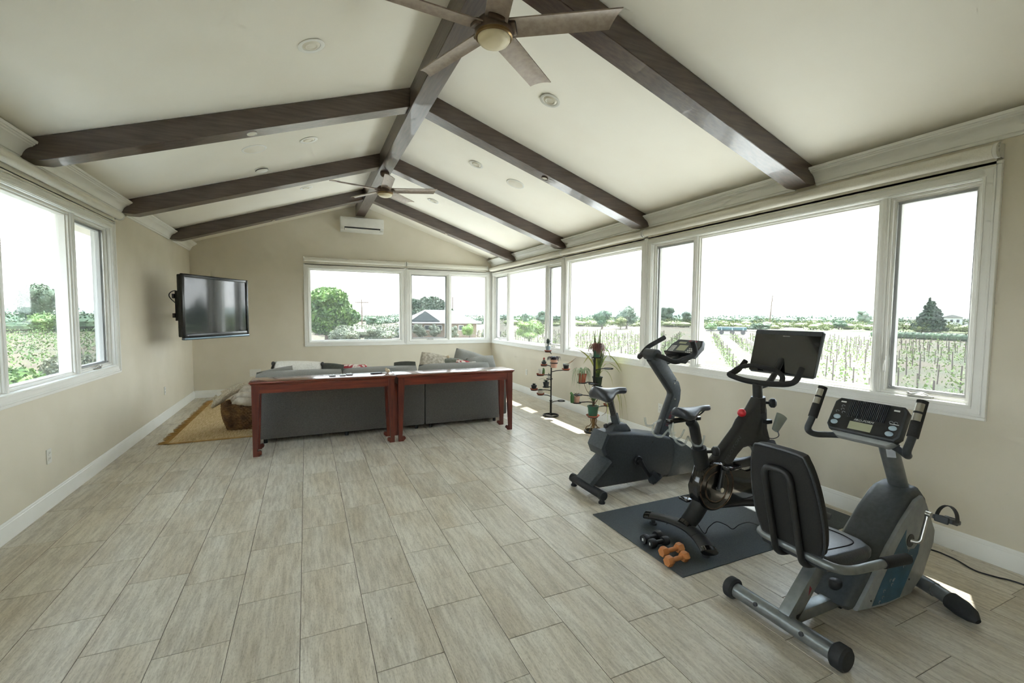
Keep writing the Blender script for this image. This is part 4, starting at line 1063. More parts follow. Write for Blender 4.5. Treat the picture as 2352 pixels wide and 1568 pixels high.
m_mat = mat('speckled_rubber_mat', '#3a4042', .65, col2='#565e5f', ns=260, ncut=(.4, .75), bump=.15)
m_lcd = mat('lcd_face', '#a3a58a', .25, col2='#9b9d83', ns=6)
m_blueb = mat('pale_blue_button', '#a3b5bf', .4, col2='#97aab5', ns=10)
m_blued = mat('blue_decal', '#2c4f63', .5, col2='#365d73', ns=12)
m_ltext = mat('white_print', '#d9dad6', .5, col2='#cfd0cc', ns=10)
m_redt = mat('red_print', '#8c2337', .5, col2='#7d1e30', ns=10)
m_redk = mat('red_knob', '#c41f2c', .3, col2='#d22f3a', ns=18, coat=.3)
m_clear = mat('clear_acrylic', '#b9c0bd', .06, col2='#a9b1ae', ns=9, alpha=.4, spec=1.0)
m_smoke = mat('smoky_plastic', '#7f857a', .35, col2='#8b9185', ns=12, alpha=.75)

def text(s_, size, m_, parent, M, ext=.0006, shear=0, name='lettering', sx=1.0):
    cu = bpy.data.curves.new(name, 'FONT'); cu.body = s_; cu.size = size; cu.extrude = ext; cu.align_x = 'CENTER'; cu.align_y = 'CENTER'; cu.shear = shear; cu.resolution_u = 2
    tmp = bpy.data.objects.new(name, cu); me = bpy.data.meshes.new_from_object(tmp); bpy.data.objects.remove(tmp); me.materials.clear(); me.materials.append(m_)
    o = bpy.data.objects.new(name, me); COL.objects.link(o)
    o.parent = parent; o.matrix_parent_inverse = root_matrix(parent).inverted(); K_ = M @ Matrix.Diagonal((sx, 1, 1, 1))
    l, r, s2 = K_.decompose(); o.location = l; o.rotation_euler = r.to_euler(); o.scale = s2
    return o
def frame_m(origin, u, v):
    u = Vector(u).normalized(); v = Vector(v); v = (v - u * v.dot(u)).normalized(); n = u.cross(v)
    M = Matrix((u, v, n)).transposed().to_4x4(); M.translation = origin; return M
def sub(name, mb, m_, part, **kw):
    o = obj(name, mb, m_, part, **kw); o.matrix_parent_inverse = root_matrix(part).inverted(); return o
def saddle(L, Wd, H, nose=.22):
    """bicycle saddle, nose at +x, origin under the middle of the rear"""
    mb = MB(); n, k = 22, 20; vs = []; fs = []
    sg = lambda v, e: math.copysign(abs(v) ** e, v)
    for i in range(n + 1):
        t = i / n; x = -.12 * L + L * t
        q = max(0, min(1, (t - .22) / .5)); q = q * q * (3 - 2 * q)
        hw = Wd / 2 * ((1 - q) + q * nose)
        endr = math.sqrt(max(.03, 1 - max(0, (.16 - t) / .16) ** 2)) if t < .16 else (math.sqrt(max(.03, 1 - ((t - .92) / .08) ** 2)) if t > .92 else 1)
        hw *= endr
        top = H * (.95 - .22 * math.sin(pi * min(1, t / .8)) * .5 + .02 * t); th = H * (.95 - .45 * q) * (.35 + .65 * endr)
        mid = top - th * .5
        for j in range(k):
            a_ = 2 * pi * j / k; c_, s_ = math.cos(a_), math.sin(a_)
            z = mid + (th * .5) * sg(s_, .75)
            z -= (.32 * th) * (abs(c_) ** 2) * (1 - q)          # wings droop
            vs.append((x, hw * sg(c_, .8), z))
    for i in range(n):
        for j in range(k): fs.append((i * k + j, i * k + (j + 1) % k, (i + 1) * k + (j + 1) % k, (i + 1) * k + j))
    fs.append(tuple(range(k))); fs.append(tuple(n * k + j for j in range(k))[::-1])
    mb._add(vs, fs); bmesh.ops.recalc_face_normals(mb.bm, faces=list(mb.bm.faces)); return mb
def pedal(bike, c_, ax_tilt, s_, strap_m=None):
    """s_: -1 near side, +1 far side; c_ centre of the pedal"""
    c_ = Vector(c_); M = T(*c_) @ RY(ax_tilt)
    pd = obj('pedal', MB().box((-.05, -.042, -.012), (.05, .042, .012), .006, 2, M).box((-.058, -.03, -.02), (-.046, .03, .016), .004, 1, M).box((.046, -.03, -.02), (.058, .03, .016), .004, 1, M), m_char, bike, True)
    st = MB().tube([M @ Vector((0, .043 * math.cos(a), .072 * max(0, math.sin(a)) - .004)) for a in [pi * k / 10 for k in range(11)]], .022, 8, flat=.1, up=(0, 0, 1))
    st = MB()
    pr = [(.044 * math.cos(pi * k / 12), .075 * math.sin(pi * k / 12)) for k in range(13)]
    pi_ = [(.041 * math.cos(pi * k / 12), .071 * math.sin(pi * k / 12)) for k in range(13)]
    st.prism(pr + pi_[::-1], -.02, .02, 'x', 0, 2, M); sub('strap', st, m_rubber, pd)
    return pd

# ================================================================== rubber mat under the middle bike
mat_o = obj('exercise_mat', MB().box((2.02, 1.958, 0), (3.86, 2.893, .006), .002, 1), m_mat); recenter(mat_o)
tag(mat_o, 'dark speckled rubber mat under the middle exercise bike', 'exercise mat')
# curling emblem print at the window end of the mat
e_ = MB(); pts = [(3.60 + .05 * math.cos(a * .4) * (1 - a / 26), 2.06 + .05 * math.sin(a * .4) * (1 - a / 26), .0066) for a in range(22)]
e_.tube(pts, .0045, 5, flat=.12); e_.tube([(3.64, 2.05, .0066), (3.66, 2.01, .0066), (3.645, 1.99, .0066)], .0045, 5, flat=.12)
o = obj('emblem', e_, m_char2, mat_o); o.matrix_parent_inverse = root_matrix(mat_o).inverted()

# ================================================================== upright bike by the plants
y1c = 3.26
b1 = thing('upright_bike', 'charcoal upright exercise bike beside the plant stands', 'exercise bike', (2.85, y1c, 0))
K = dict(parent=b1, world=True)
shell = [(2.345, .545), (2.45, .548), (2.60, .532), (2.80, .5), (3.0, .458), (3.18, .39), (3.32, .30), (3.44, .20), (3.48, .12), (3.43, .062), (2.76, .07), (2.28, .075), (2.17, .135), (2.375, .315), (2.32, .355), (2.285, .42)]
obj('body_shell', MB().prism(shell, y1c - .105, y1c + .105, 'y', .028, 3), m_char, **K)
front = [(3.06, .44), (3.2, .384), (3.33, .298), (3.445, .2), (3.485, .12), (3.435, .064), (3.02, .068), (3.08, .2), (3.1, .32)]
obj('front_cover', MB().prism(front, y1c - .112, y1c + .112, 'y', .02, 2), m_char2, **K)
obj('rear_strip', MB().prism([(2.165, .135), (2.205, .10), (2.40, .29), (2.368, .318)], y1c - .109, y1c + .109, 'y', .012, 2).prism([(2.278, .42), (2.31, .345), (2.345, .36), (2.32, .43), (2.375, .53), (2.34, .552)], y1c - .109, y1c + .109, 'y', .012, 2), m_char2, **K)
for x, z in ((2.84, .42), (2.40, .255)): obj('screw', MB().cyl((x, y1c - .104, z), (x, y1c - .109, z), .009, 10), m_black, **K)
rb = obj('rear_stabilizer', MB().cyl((2.215, y1c - .225, .068), (2.215, y1c + .225, .068), .036, 20), m_rubber, **K)
for s_ in (-1, 1):
    e_ = sub('end_cap', MB().cyl((2.215, y1c + s_ * .2, .068), (2.215, y1c + s_ * .245, .068), .0395, 20, bev=.005), m_black, rb)
    obj('levelling_foot', MB().cyl((2.215, y1c + s_ * .215, 0), (2.215, y1c + s_ * .215, .04), .02, 12).cyl((2.215, y1c + s_ * .215, 0), (2.215, y1c + s_ * .215, .012), .028, 14), m_black, **K)
fb = obj('front_stabilizer', MB().cyl((3.47, y1c - .27, .055), (3.47, y1c + .27, .055), .036, 18), m_rubber, **K)
for s_ in (-1, 1): sub('end_cap', MB().cyl((3.47, y1c + s_ * .245, .045), (3.47, y1c + s_ * .295, .045), .045, 16, bev=.006), m_black, fb)
# seat post and saddle
obj('post_sleeve', MB().tube([(2.535, y1c, .53), (2.485, y1c, .68)], .043, 4, up=(1, 0, .3)).prism([(2.42, .535), (2.64, .53), (2.62, .565), (2.585, .60), (2.47, .6), (2.44, .58)], y1c - .06, y1c + .06, 'y', .015, 2), m_char2, **K)
sp = obj('seat_post', MB().tube([(2.50, y1c, .62), (2.435, y1c, .83)], .032, 4, up=(1, 0, .3)), m_satin, **K)
hp = MB()
for k in range(7): hp.cyl((2.485 - .012 * k * 1.0, y1c - .024, .665 + .021 * k), (2.485 - .012 * k, y1c - .0335, .665 + .021 * k), .005, 8)
sub('adjust_holes', hp, m_slot, sp)
obj('post_knob', MB().cyl((2.48, y1c, .605), (2.40, y1c, .585), .009, 8).cyl((2.415, y1c, .589), (2.385, y1c, .581), .02, 12, bev=.004), m_black, **K)
st = obj('saddle', saddle(.335, .27, .115, .3), m_vinyl, b1); st.location = (2.305 - 2.85, 0, .835); st.rotation_euler = (0, math.radians(6), 0)
# mast, clamp, handlebar, console
mast = [(2.96, .40), (3.135, .815), (3.115, .86), (2.865, 1.16), (2.85, 1.21), (2.90, 1.245), (2.965, 1.225), (3.205, .93), (3.228, .86), (3.222, .77), (3.085, .40)]
ms = obj('mast', MB().prism(mast, y1c - .045, y1c + .045, 'y', .01, 2), m_char2, **K)
sub('mast_edge', MB().tube(fillet([(2.955, y1c, .42), (3.132, y1c, .83), (2.868, y1c, 1.15)], .03), .034, 8, flat=.3, up=(1, 0, -.3)), m_char, ms)
for x, z in ((3.14, .93), (3.165, .955), (3.15, .78)): sub('bolt', MB().cyl((x, y1c - .044, z), (x, y1c - .05, z), .008, 8), m_chrome, ms)
dcl = frame_m((3.085, y1c - .0465, .595), (.43, 0, .9), (-.9, 0, .43))
rl_ = MB()
for k, (hh, ww) in enumerate(((.03, .006), (.03, .016), (.03, .006), (.022, .014), (.03, .012), (.03, .007), (.026, .015))):
    rl_.box((-.066 + k * .0205, -hh / 2, 0), (-.066 + k * .0205 + ww, hh / 2, .0008), 0, 1, dcl)
sub('red_print', rl_, m_redt, ms)
obj('clamp', MB().cyl((2.90, y1c - .075, 1.205), (2.90, y1c + .075, 1.205), .052, 20, bev=.006), m_char, **K)
nearb = fillet([(2.90, y1c - .06, 1.205), (2.905, y1c - .17, 1.185), (2.95, y1c - .235, 1.15), (3.19, y1c - .25, 1.215), (3.15, y1c - .24, 1.335)], .06, 6)
farb = fillet([(2.90, y1c + .06, 1.205), (2.905, y1c + .17, 1.185), (2.95, y1c + .235, 1.15), (3.06, y1c + .25, 1.25), (3.27, y1c + .24, 1.345)], .06, 6)
obj('handlebar', MB().tube(nearb, .0225, 12), m_foam, **K); obj('handlebar', MB().tube(farb, .0225, 12), m_foam, **K)
obj('console_arm', MB().tube([(2.99, y1c, 1.10), (3.22, y1c, 1.17)], .028, 8), m_char2, **K)
Mc = frame_m((3.295, y1c, 1.265), (0, -1, 0), (.72, 0, .62))
cs = obj('console', MB().prism([(-.185, -.10), (.185, -.10), (.19, .03), (.15, .105), (-.15, .105), (-.19, .03)], -.05, 0, 'z', .01, 2, Mc), m_char, **K)
sub('console_face', MB().prism([(-.168, -.088), (.168, -.088), (.172, .025), (.138, .092), (-.138, .092), (-.172, .025)], -.001, .003, 'z', 0, 1, Mc), m_char2, cs)
sub('lcd', MB().box((-.065, -.055, .003), (.045, .02, .0045), 0, 1, Mc), m_lcd, cs)
sub('lcd', MB().box((-.1, .04, .003), (-.01, .065, .0045), 0, 1, Mc), m_lcd, cs)
sub('red_band', MB().box((.0, .072, .003), (.1, .088, .0042), 0, 1, Mc), m_redt, cs)
for i in range(3):
    for j in range(4): sub('key', MB().box((-.155 + i * .022, -.07 + j * .021, .003), (-.139 + i * .022, -.055 + j * .021, .0055), 0, 1, Mc), m_ltext, cs)
for i in range(3):
    for j in range(3): sub('key', MB().cyl(Mc @ Vector((.075 + i * .022 + j * .006, -.07 + j * .024, .003)), Mc @ Vector((.075 + i * .022 + j * .006, -.07 + j * .024, .0055)), .0075, 8), m_ltext, cs)
obj('reading_tray', MB().box((-.15, -.19, -.03), (.15, -.10, -.012), .008, 2, Mc).box((-.17, -.108, -.02), (.17, -.094, .03), .006, 2, Mc), m_satin, **K)
# crank and pedals
obj('crank_hub', MB().cyl((2.67, y1c - .10, .275), (2.67, y1c - .128, .275), .042, 20, bev=.006), m_satin, **K)
obj('crank_arm', MB().tube([(2.67, y1c - .14, .285), (2.70, y1c - .142, .235), (2.785, y1c - .145, .115)], [.024, .02, .017], 10), m_satin, **K)
pedal(b1, (2.79, y1c - .205, .125), -.5, -1)
obj('pedal_axle', MB().cyl((2.785, y1c - .14, .115), (2.788, y1c - .17, .118), .011, 8), m_chrome, **K)
obj('crank_arm', MB().tube([(2.67, y1c + .12, .275), (2.56, y1c + .142, .435)], [.024, .017], 10), m_satin, **K)
pedal(b1, (2.555, y1c + .205, .44), -.5, 1)

# ================================================================== middle spin bike
yc = 2.32
b2 = thing('spin_bike', 'black spin bike with a large dark screen on the rubber mat', 'exercise bike', (2.75, yc, .006))
K = dict(parent=b2, world=True)
def arch(x, half, z, bow, lift):
    return [(x - bow * (t * t), yc + half * t, z + lift * (1 - t * t)) for t in [k / 8 - 1 for k in range(17)]]
rs = obj('rear_stabilizer', MB().tube(arch(2.395, .29, .062, .085, .028), [.052] * 17, 14, flat=.42), m_satin, **K)
for s_ in (-1, 1):
    sub('end_cap', MB().tube(arch(2.395, .30, .062, .085, .028)[0 if s_ < 0 else 15:2 if s_ < 0 else 17], .054, 14, flat=.43), m_gloss, rs)
    obj('levelling_foot', MB().cyl((2.335, yc + s_ * .245, .006), (2.335, yc + s_ * .245, .055), .016, 10).cyl((2.335, yc + s_ * .245, .006), (2.335, yc + s_ * .245, .02), .026, 12), m_rubber, **K)
sub('cable_clip', MB().tube(arch(2.395, .29, .062, .085, .028)[4:6], .0535, 14, flat=.44), m_black, rs)
fs_ = obj('front_stabilizer', MB().tube([(3.50 + .06 * t * t, yc + .29 * t, .06 + .02 * (1 - t * t)) for t in [k / 8 - 1 for k in range(17)]], .05, 14, flat=.42), m_satin, **K)
for s_ in (-1, 1): obj('levelling_foot', MB().cyl((3.53, yc + s_ * .245, .006), (3.53, yc + s_ * .245, .055), .024, 10), m_rubber, **K)
seat_tube = spl([(2.40, yc, .092), (2.475, yc, .15), (2.545, yc, .24), (2.575, yc, .34), (2.560, yc, .46), (2.515, yc, .61)], 6)
obj('seat_tube', MB().tube(seat_tube, [.052, .058, .06, .062, .054, .047], 16), m_satin, **K)
obj('tube_foot_ring', MB().tube([(2.39, yc, .085), (2.412, yc, .10)], .055, 16), m_gloss, **K)
obj('post_collar', MB().tube([(2.537, yc, .52), (2.505, yc, .635)], .052, 18), m_satin, **K)
obj('seat_post', MB().tube(fillet([(2.525, yc, .55), (2.455, yc, .80), (2.42, yc, .83)], .05), .036, 16), m_satin, **K)
kn = obj('seat_knob', MB().cyl((2.53, yc - .03, .61), (2.58, yc - .06, .615), .011, 10).cyl((2.575, yc - .057, .614), (2.615, yc - .081, .618), .036, 18, bev=.012), m_black, **K)
obj('slider_bar', MB().box((2.215, yc - .022, .835), (2.50, yc + .022, .862), .006, 2), m_gloss, **K)
st = obj('saddle', saddle(.31, .17, .075, .3), m_vinyl, b2); st.location = (2.325 - 2.75, 0, .862); st.rotation_euler = (0, math.radians(2), 0)
obj('saddle_rail', MB().tube(spl([(2.34, yc - .03, .90), (2.40, yc - .025, .872), (2.48, yc - .02, .875), (2.545, yc - .012, .905)], 4), .005, 6).tube(spl([(2.34, yc + .03, .90), (2.40, yc + .025, .872), (2.48, yc + .02, .875), (2.545, yc + .012, .905)], 4), .005, 6).box((2.40, yc - .03, .858), (2.46, yc + .03, .882), .006, 2), m_satin, **K)
# clear dumbbell cradle behind the saddle
for q in (-.09, .09):
    cr_ = MB()
    cr_.tube(fillet([(2.21, yc + q * .6, .85), (2.17, yc + q, .82), (2.18, yc + q * 1.2, .74), (2.26, yc + q * 1.2, .70), (2.31, yc + q, .76)], .04, 5), .007, 8)
    cr_.tube(fillet([(2.31, yc + q, .76), (2.36, yc + q * 1.1, .69), (2.43, yc + q * 1.1, .68), (2.46, yc + q, .75)], .035, 5), .007, 8)
    cr_.tube(fillet([(2.18, yc + q * 1.2, .80), (2.13, yc + q * 1.3, .80), (2.12, yc + q * 1.3, .86)], .03, 5), .008, 8)
    obj('weight_cradle', cr_, m_clear, **K)
# drive cover, chainring disc
guard = [(2.46, .36), (2.52, .50), (2.60, .545), (2.70, .52), (2.95, .42), (3.28, .44), (3.40, .36), (3.36, .26), (3.15, .215), (2.85, .20), (2.70, .185), (2.58, .19), (2.48, .26)]
obj('belt_guard', MB().prism(guard, yc - .05, yc + .05, 'y', .015, 2), m_gloss, **K)
dc = (2.612, .362)
obj('drive_disc', MB().cyl((dc[0], yc - .05, dc[1]), (dc[0], yc - .078, dc[1]), .172, 48, bev=.012), m_gloss, **K)
ringp = lambda r, z0, w_: [(r - w_, z0), (r, z0), (r, z0 + .006), (r - w_, z0 + .006)]
MD = T(dc[0], yc - .0775, dc[1]) @ RX(pi / 2)
obj('disc_ring', MB().lathe([(.150, 0), (.155, .004), (.160, .004), (.165, 0)], 48, MD), m_bronzering, **K)
obj('disc_ring', MB().lathe([(.100, 0), (.105, .004), (.112, .004), (.118, 0)], 48, MD), m_bronzering, **K)
obj('crank_arm', MB().tube([(dc[0] + .005, yc - .095, dc[1] - .01), (dc[0] + .035, yc - .098, dc[1] + .155)], [.02, .016], 10), m_satin, **K)
obj('axle_cap', MB().cyl((dc[0] + .005, yc - .08, dc[1] - .01), (dc[0] + .005, yc - .118, dc[1] - .01), .017, 14), m_chrome, **K)
pd = obj('pedal', MB().box((2.60, yc - .20, .515), (2.70, yc - .115, .535), .008, 2).box((2.585, yc - .19, .505), (2.60, yc - .125, .545), .005, 1).box((2.70, yc - .19, .505), (2.715, yc - .125, .545), .005, 1), m_gloss, **K)
obj('crank_arm', MB().tube([(dc[0], yc + .08, dc[1]), (dc[0] - .03, yc + .098, dc[1] - .165)], [.02, .016], 10), m_satin, **K)
obj('pedal', MB().box((2.53, yc + .115, .185), (2.63, yc + .20, .205), .008, 2), m_gloss, **K)
# main frame
frame_poly = [(2.60, .50), (2.68, .44), (2.80, .48), (2.86, .545), (2.92, .59), (3.0, .60), (3.07, .56), (3.13, .46), (3.2, .40), (3.28, .42), (3.24, .56), (3.175, .72), (3.165, .86), (3.13, .95), (3.06, .955), (3.0, .88), (2.90, .80), (2.865, .745)]
fr_ = obj('main_frame', MB().prism(frame_poly, yc - .04, yc + .04, 'y', .022, 3), m_satin, **K)
obj('brace', MB().box((2.78, yc - .03, .435), (3.26, yc + .03, .505), .02, 2), m_satin, **K)
text('PELOTON', .042, m_char2, b2, frame_m((2.80, yc - .0412, .60), (.66, 0, .75), (-.75, 0, .66)), sx=1.2)
obj('fork', MB().tube([(3.16, yc - .075, .62), (3.30, yc - .085, .40), (3.49, yc - .07, .085)], [.03, .032, .03], 10), m_satin, **K)
obj('fork', MB().tube([(3.16, yc + .075, .62), (3.30, yc + .085, .40), (3.49, yc + .07, .085)], [.03, .032, .03], 10), m_satin, **K)
MF = T(3.27, yc, .345) @ RX(pi / 2)
obj('flywheel', MB().lathe([(0, -.03), (.15, -.03), (.19, -.022), (.215, -.016), (.215, .016), (.19, .022), (.15, .03), (0, .03)], 48, MF), m_gloss, **K)
obj('flywheel_rim', MB().lathe([(.205, -.019), (.222, -.017), (.222, .017), (.205, .019)], 48, MF), m_silver, **K)
obj('base_rail', MB().tube([(2.60, yc, .20), (2.95, yc, .165), (3.30, yc, .10), (3.50, yc, .085)], .028, 10), m_satin, **K)
# resistance knob
obj('resistance_post', MB().tube([(2.945, yc, .76), (2.935, yc, .815)], [.026, .02], 12), m_satin, **K)
obj('resistance_knob', MB().ell((2.93, yc, .848), (.031, .031, .031), 16, 10), m_redk, **K)
# handlebar post, knob, bars
obj('bar_post', MB().tube([(3.105, yc, .88), (3.085, yc, 1.06)], .034, 16), m_satin, **K)
obj('bar_collar', MB().tube([(3.115, yc, .84), (3.10, yc, .955)], .05, 18), m_satin, **K)
obj('bar_knob', MB().cyl((3.13, yc - .03, .915), (3.165, yc - .06, .915), .01, 10).cyl((3.155, yc - .052, .915), (3.19, yc - .082, .915), .035, 18, bev=.012), m_black, **K)
outer = fillet([(3.25, yc + .235, 1.20), (3.17, yc + .245, 1.115), (3.055, yc + .25, 1.10), (3.065, yc + .1, 1.07), (3.075, yc, 1.066), (3.065, yc - .1, 1.07), (3.075, yc - .24, 1.085), (3.16, yc - .245, 1.10), (3.235, yc - .235, 1.19)], .06, 6)
hb = obj('handlebar', MB().tube(outer, .0205, 14), m_foam, **K)
inner = fillet([(3.07, yc + .235, 1.10), (3.13, yc + .2, 1.16), (3.16, yc + .1, 1.185), (3.155, yc - .1, 1.165), (3.13, yc - .17, 1.13), (3.085, yc - .19, 1.085)], .05, 6)
sub('aero_bar', MB().tube(inner, .0175, 12), m_foam, hb)
# screen
Ms = frame_m((3.368, yc, 1.288), (0, -1, 0), (.245, 0, .97))
sc_ = obj('screen_housing', MB().prism([(-.265, -.165), (-.25, -.178), (.25, -.178), (.265, -.165), (.272, .16), (.26, .172), (-.26, .172), (-.272, .16)], -.028, 0, 'z', .006, 2, Ms), m_char2, **K)
sub('screen_glass', MB().box((-.262, -.168, -.001), (.262, .135, .003), .002, 1, Ms), m_scr, sc_)
sub('camera_lens', MB().cyl(Ms @ Vector((0, .152, 0)), Ms @ Vector((0, .152, .003)), .004, 10), m_black, sc_)
sub('bezel', MB().box((-.265, .134, -.001), (.265, .17, .0025), .002, 1, Ms), m_char, sc_)
text('PELOTON', .0095, m_ltext, b2, Ms @ T(0, .124, .0032), sx=1.3)
obj('screen_arm', MB().tube(fillet([(3.09, yc, 1.03), (3.22, yc, 1.05), (3.36, yc, 1.23)], .06), .022, 10).box((-.06, -.06, -.05), (.06, .06, -.028), .006, 1, Ms), m_satin, **K)
# bottle cups
for s_ in (-1, 1):
    Mb = T(3.165, yc + s_ * .10, .715) @ RY(math.radians(34))
    obj('bottle_cup', MB().lathe([(0, 0), (.03, 0), (.032, .004), (.052, .125), (.048, .125), (.028, .008), (0, .008)], 20, Mb @ Matrix.Diagonal((1, .6, 1, 1))), m_smoke, **K)
    obj('cup_bracket', MB().box((3.11, yc + s_ * .035 if s_ > 0 else yc - .075, .76), (3.17, yc + .075 if s_ > 0 else yc - .035, .79), .004, 1), m_satin, **K)
obj('sensor_wire', MB().tube(spl([(3.17, yc - .11, .73), (3.165, yc - .13, .68), (3.12, yc - .10, .66), (3.09, yc - .06, .70), (3.10, yc - .045, .80)], 6), .0035, 6), m_black, **K)

# ================================================================== recumbent bike in front
y0 = 1.40
b3 = thing('recumbent_bike', 'grey recumbent exercise bike nearest the camera', 'exercise bike', (2.6, y0, 0))
K = dict(parent=b3, world=True)
rb = obj('rear_stabilizer', MB().cyl((2.135, y0 - .245, .055), (2.135, y0 + .295, .055), .0385, 22), m_silver, **K)
for a, b in ((y0 - .285, y0 - .225), (y0 + .28, y0 + .335)): sub('end_cap', MB().cyl((2.135, a, .056), (2.135, b, .056), .056, 26, bev=.01), m_rubber, rb)
for yy in (y0 - .1, y0 + .14): sub('bolt', MB().cyl((2.102, yy, .068), (2.094, yy, .071), .011, 10), m_black, rb)
obj('seat_upright', MB().box((-.042, -.03, 0), (.042, .03, .345), .008, 2, T(2.14, y0, .075) @ RY(math.atan2(.25, .255))), m_silver, **K)
obj('red_label', MB().prism([(2.255, .175), (2.278, .205), (2.262, .225)], y0 - .0312, y0 - .0302, 'y'), m_redt, **K)
obj('base_rail', MB().box((2.16, y0 - .03, .045), (2.75, y0 + .03, .105), .006, 2), m_silver, **K)
obj('rail_clamp', MB().box((2.52, y0 - .037, .035), (2.545, y0 + .037, .115), .004, 1), m_black, **K)
kb = obj('rail_knob', MB().cyl((2.51, y0 - .01, .10), (2.51, y0 - .01, .135), .009, 10).lathe([(0, .13), (.02, .13), (.03, .142), (.032, .165), (.028, .182), (.012, .19), (0, .19)], 18, T(2.51, y0 - .01, 0)), m_black, **K)
# shroud: dark core, light side panels with blue decal
core = [(2.44, .10), (2.50, .06), (2.76, .036), (3.04, .036), (3.16, .10), (3.26, .28), (3.268, .36), (3.17, .555), (3.10, .615), (3.00, .60), (2.86, .50), (2.70, .335), (2.55, .20)]
obj('shroud_core', MB().prism(core, y0 - .095, y0 + .095, 'y', .03, 3), m_char2, **K)
panel = [(2.515, .072), (2.765, .036), (3.02, .038), (3.135, .115), (3.231, .287), (3.237, .355), (3.13, .53), (3.085, .578), (3.02, .562), (2.90, .472), (2.77, .355), (2.63, .19)]
dec = [(2.64, .068), (2.80, .052), (2.90, .052), (3.06, .26), (3.08, .33), (3.02, .295), (2.95, .305), (2.925, .36), (2.93, .42), (2.84, .33), (2.72, .18)]
for s_ in (-1, 1):
    a, b = (y0 - .115, y0 - .085) if s_ < 0 else (y0 + .085, y0 + .115)
    pn = obj('side_panel', MB().prism(panel, a, b, 'y', .010, 2), m_silverl, **K)
    yy = y0 + s_ * .1155
    sub('decal', MB().prism(dec, yy - .0008, yy + .0008, 'y'), m_blued, pn)
    dots = MB(); R = random.Random(4)
    for k in range(14):
        t = k / 13; x = 2.72 + .28 * t + R.uniform(-.02, .02); z = .10 + .2 * t + R.uniform(-.035, .035)
        dots.tube([(x + .008 * math.cos(a_ * .7), yy + s_ * .001, z + .008 * math.sin(a_ * .7)) for a_ in range(7)], .0016, 4)
    sub('dot_print', dots, m_silverl, pn)
    sub('panel_hole', MB().cyl((2.975, yy - s_ * .004, .35), (2.975, yy + s_ * .002, .35), .036, 20), m_black, pn)
    sub('screw', MB().cyl((2.63, yy - .002, .10), (2.63, yy + .002, .10), .005, 8).cyl((2.985, yy - .002, .13), (2.985, yy + .002, .13), .005, 8), m_black, pn)
# cranks and pedals
obj('crank_arm', MB().tube(fillet([(2.975, y0 - .10, .35), (2.995, y0 - .15, .345), (3.045, y0 - .155, .50)], .03, 5), .0105, 10), m_chrome, **K)
obj('crank_boss', MB().cyl((3.045, y0 - .17, .50), (3.045, y0 - .145, .50), .016, 12), m_chrome, **K)
pedal(b3, (3.04, y0 - .235, .505), .25, -1)
obj('crank_arm', MB().tube(fillet([(2.975, y0 + .10, .35), (2.955, y0 + .15, .355), (2.905, y0 + .155, .20)], .03, 5), .0105, 10), m_chrome, **K)
pedal(b3, (2.90, y0 + .235, .20), .25, 1)
# front foot
ft = obj('front_stabilizer', MB().tube([(3.11, y0 - .27, .052), (3.17, y0 - .12, .058), (3.19, y0, .06), (3.17, y0 + .12, .058), (3.11, y0 + .27, .052)], .036, 18), m_silver, **K)
sub('sleeve', MB().tube([(3.185, y0 - .05, .06), (3.15, y0 - .165, .056)], .0395, 18), m_silver, ft)
for s_ in (-1, 1): sub('end_cap', MB().tube([(3.12, y0 + s_ * .245, .05), (3.095, y0 + s_ * .30, .046), (3.075, y0 + s_ * .345, .04), (3.062, y0 + s_ * .375, .03)], [.046, .047, .036, .014], 16), m_rubber, ft)
# seat, backrest, rails
sd = [(-.19, -.165), (.13, -.165), (.185, -.15), (.225, -.09), (.235, 0), (.225, .09), (.185, .15), (.13, .165), (-.19, .165)]
seat = obj('seat_pad', MB().prism(sd, -.036, .036, 'z', .026, 4, T(2.355, y0, .402) @ RY(math.radians(3))), m_vinyl, **K)
pip = spl([(-.14, -.1, .037), (.1, -.105, .037), (.16, -.05, .037), (.16, .05, .037), (.1, .105, .037), (-.14, .1, .037)], 5)
sub('seat_seam', MB().tube(pip, .003, 6, M=T(2.355, y0, .402) @ RY(math.radians(3))), m_vback, seat)
lean = math.atan2(.12, .46)
Mb = T(2.165, y0, .455) @ RY(-lean) @ RZ(pi / 2) @ RX(pi / 2)      # local x = across, y = up, z = forward
bp_ = [(-.12, 0), (.12, 0), (.155, .03), (.17, .12), (.17, .25), (.155, .38), (.13, .47), (.095, .50), (-.095, .50), (-.13, .47), (-.155, .38), (-.17, .25), (-.17, .12), (-.155, .03)]
bp_ = [(q.x, q.y) for q in spl([(a_, b_, 0) for a_, b_ in bp_], 3, True)]
bk_ = obj('backrest_pad', MB().prism(bp_, -.03, .03, 'z', .02, 3, Mb), m_vback, **K)
sub('piping', MB().tube([Mb @ Vector((p[0] * 1.005, (p[1] - .25) * 1.005 + .25, -.018)) for p in bp_], .006, 6, True), m_vinyl, bk_)
ub = fillet([(2.30, y0 + .065, .352), (2.135, y0 + .065, .375), (2.012, y0 + .065, .845), (2.012, y0 - .065, .845), (2.135, y0 - .065, .375), (2.30, y0 - .065, .352)], .055, 6)
obj('backrest_tube', MB().tube(ub, .015, 12), m_satin, **K)
rail = fillet([(2.66, y0 + .24, .385), (2.45, y0 + .238, .408), (2.32, y0 + .205, .408), (2.155, y0 + .20, .432), (2.15, y0 - .205, .428), (2.27, y0 - .212, .395), (2.43, y0 - .238, .405), (2.66, y0 - .24, .378)], .08, 7)
rl = obj('seat_rail', MB().tube(rail, .0205, 14), m_silver, **K)
for s_ in (-1, 1): sub('grip', MB().tube([(2.46, y0 + s_ * .2385, .4035), (2.665, y0 + s_ * .24, .381)], .0255, 16), m_foam, rl)
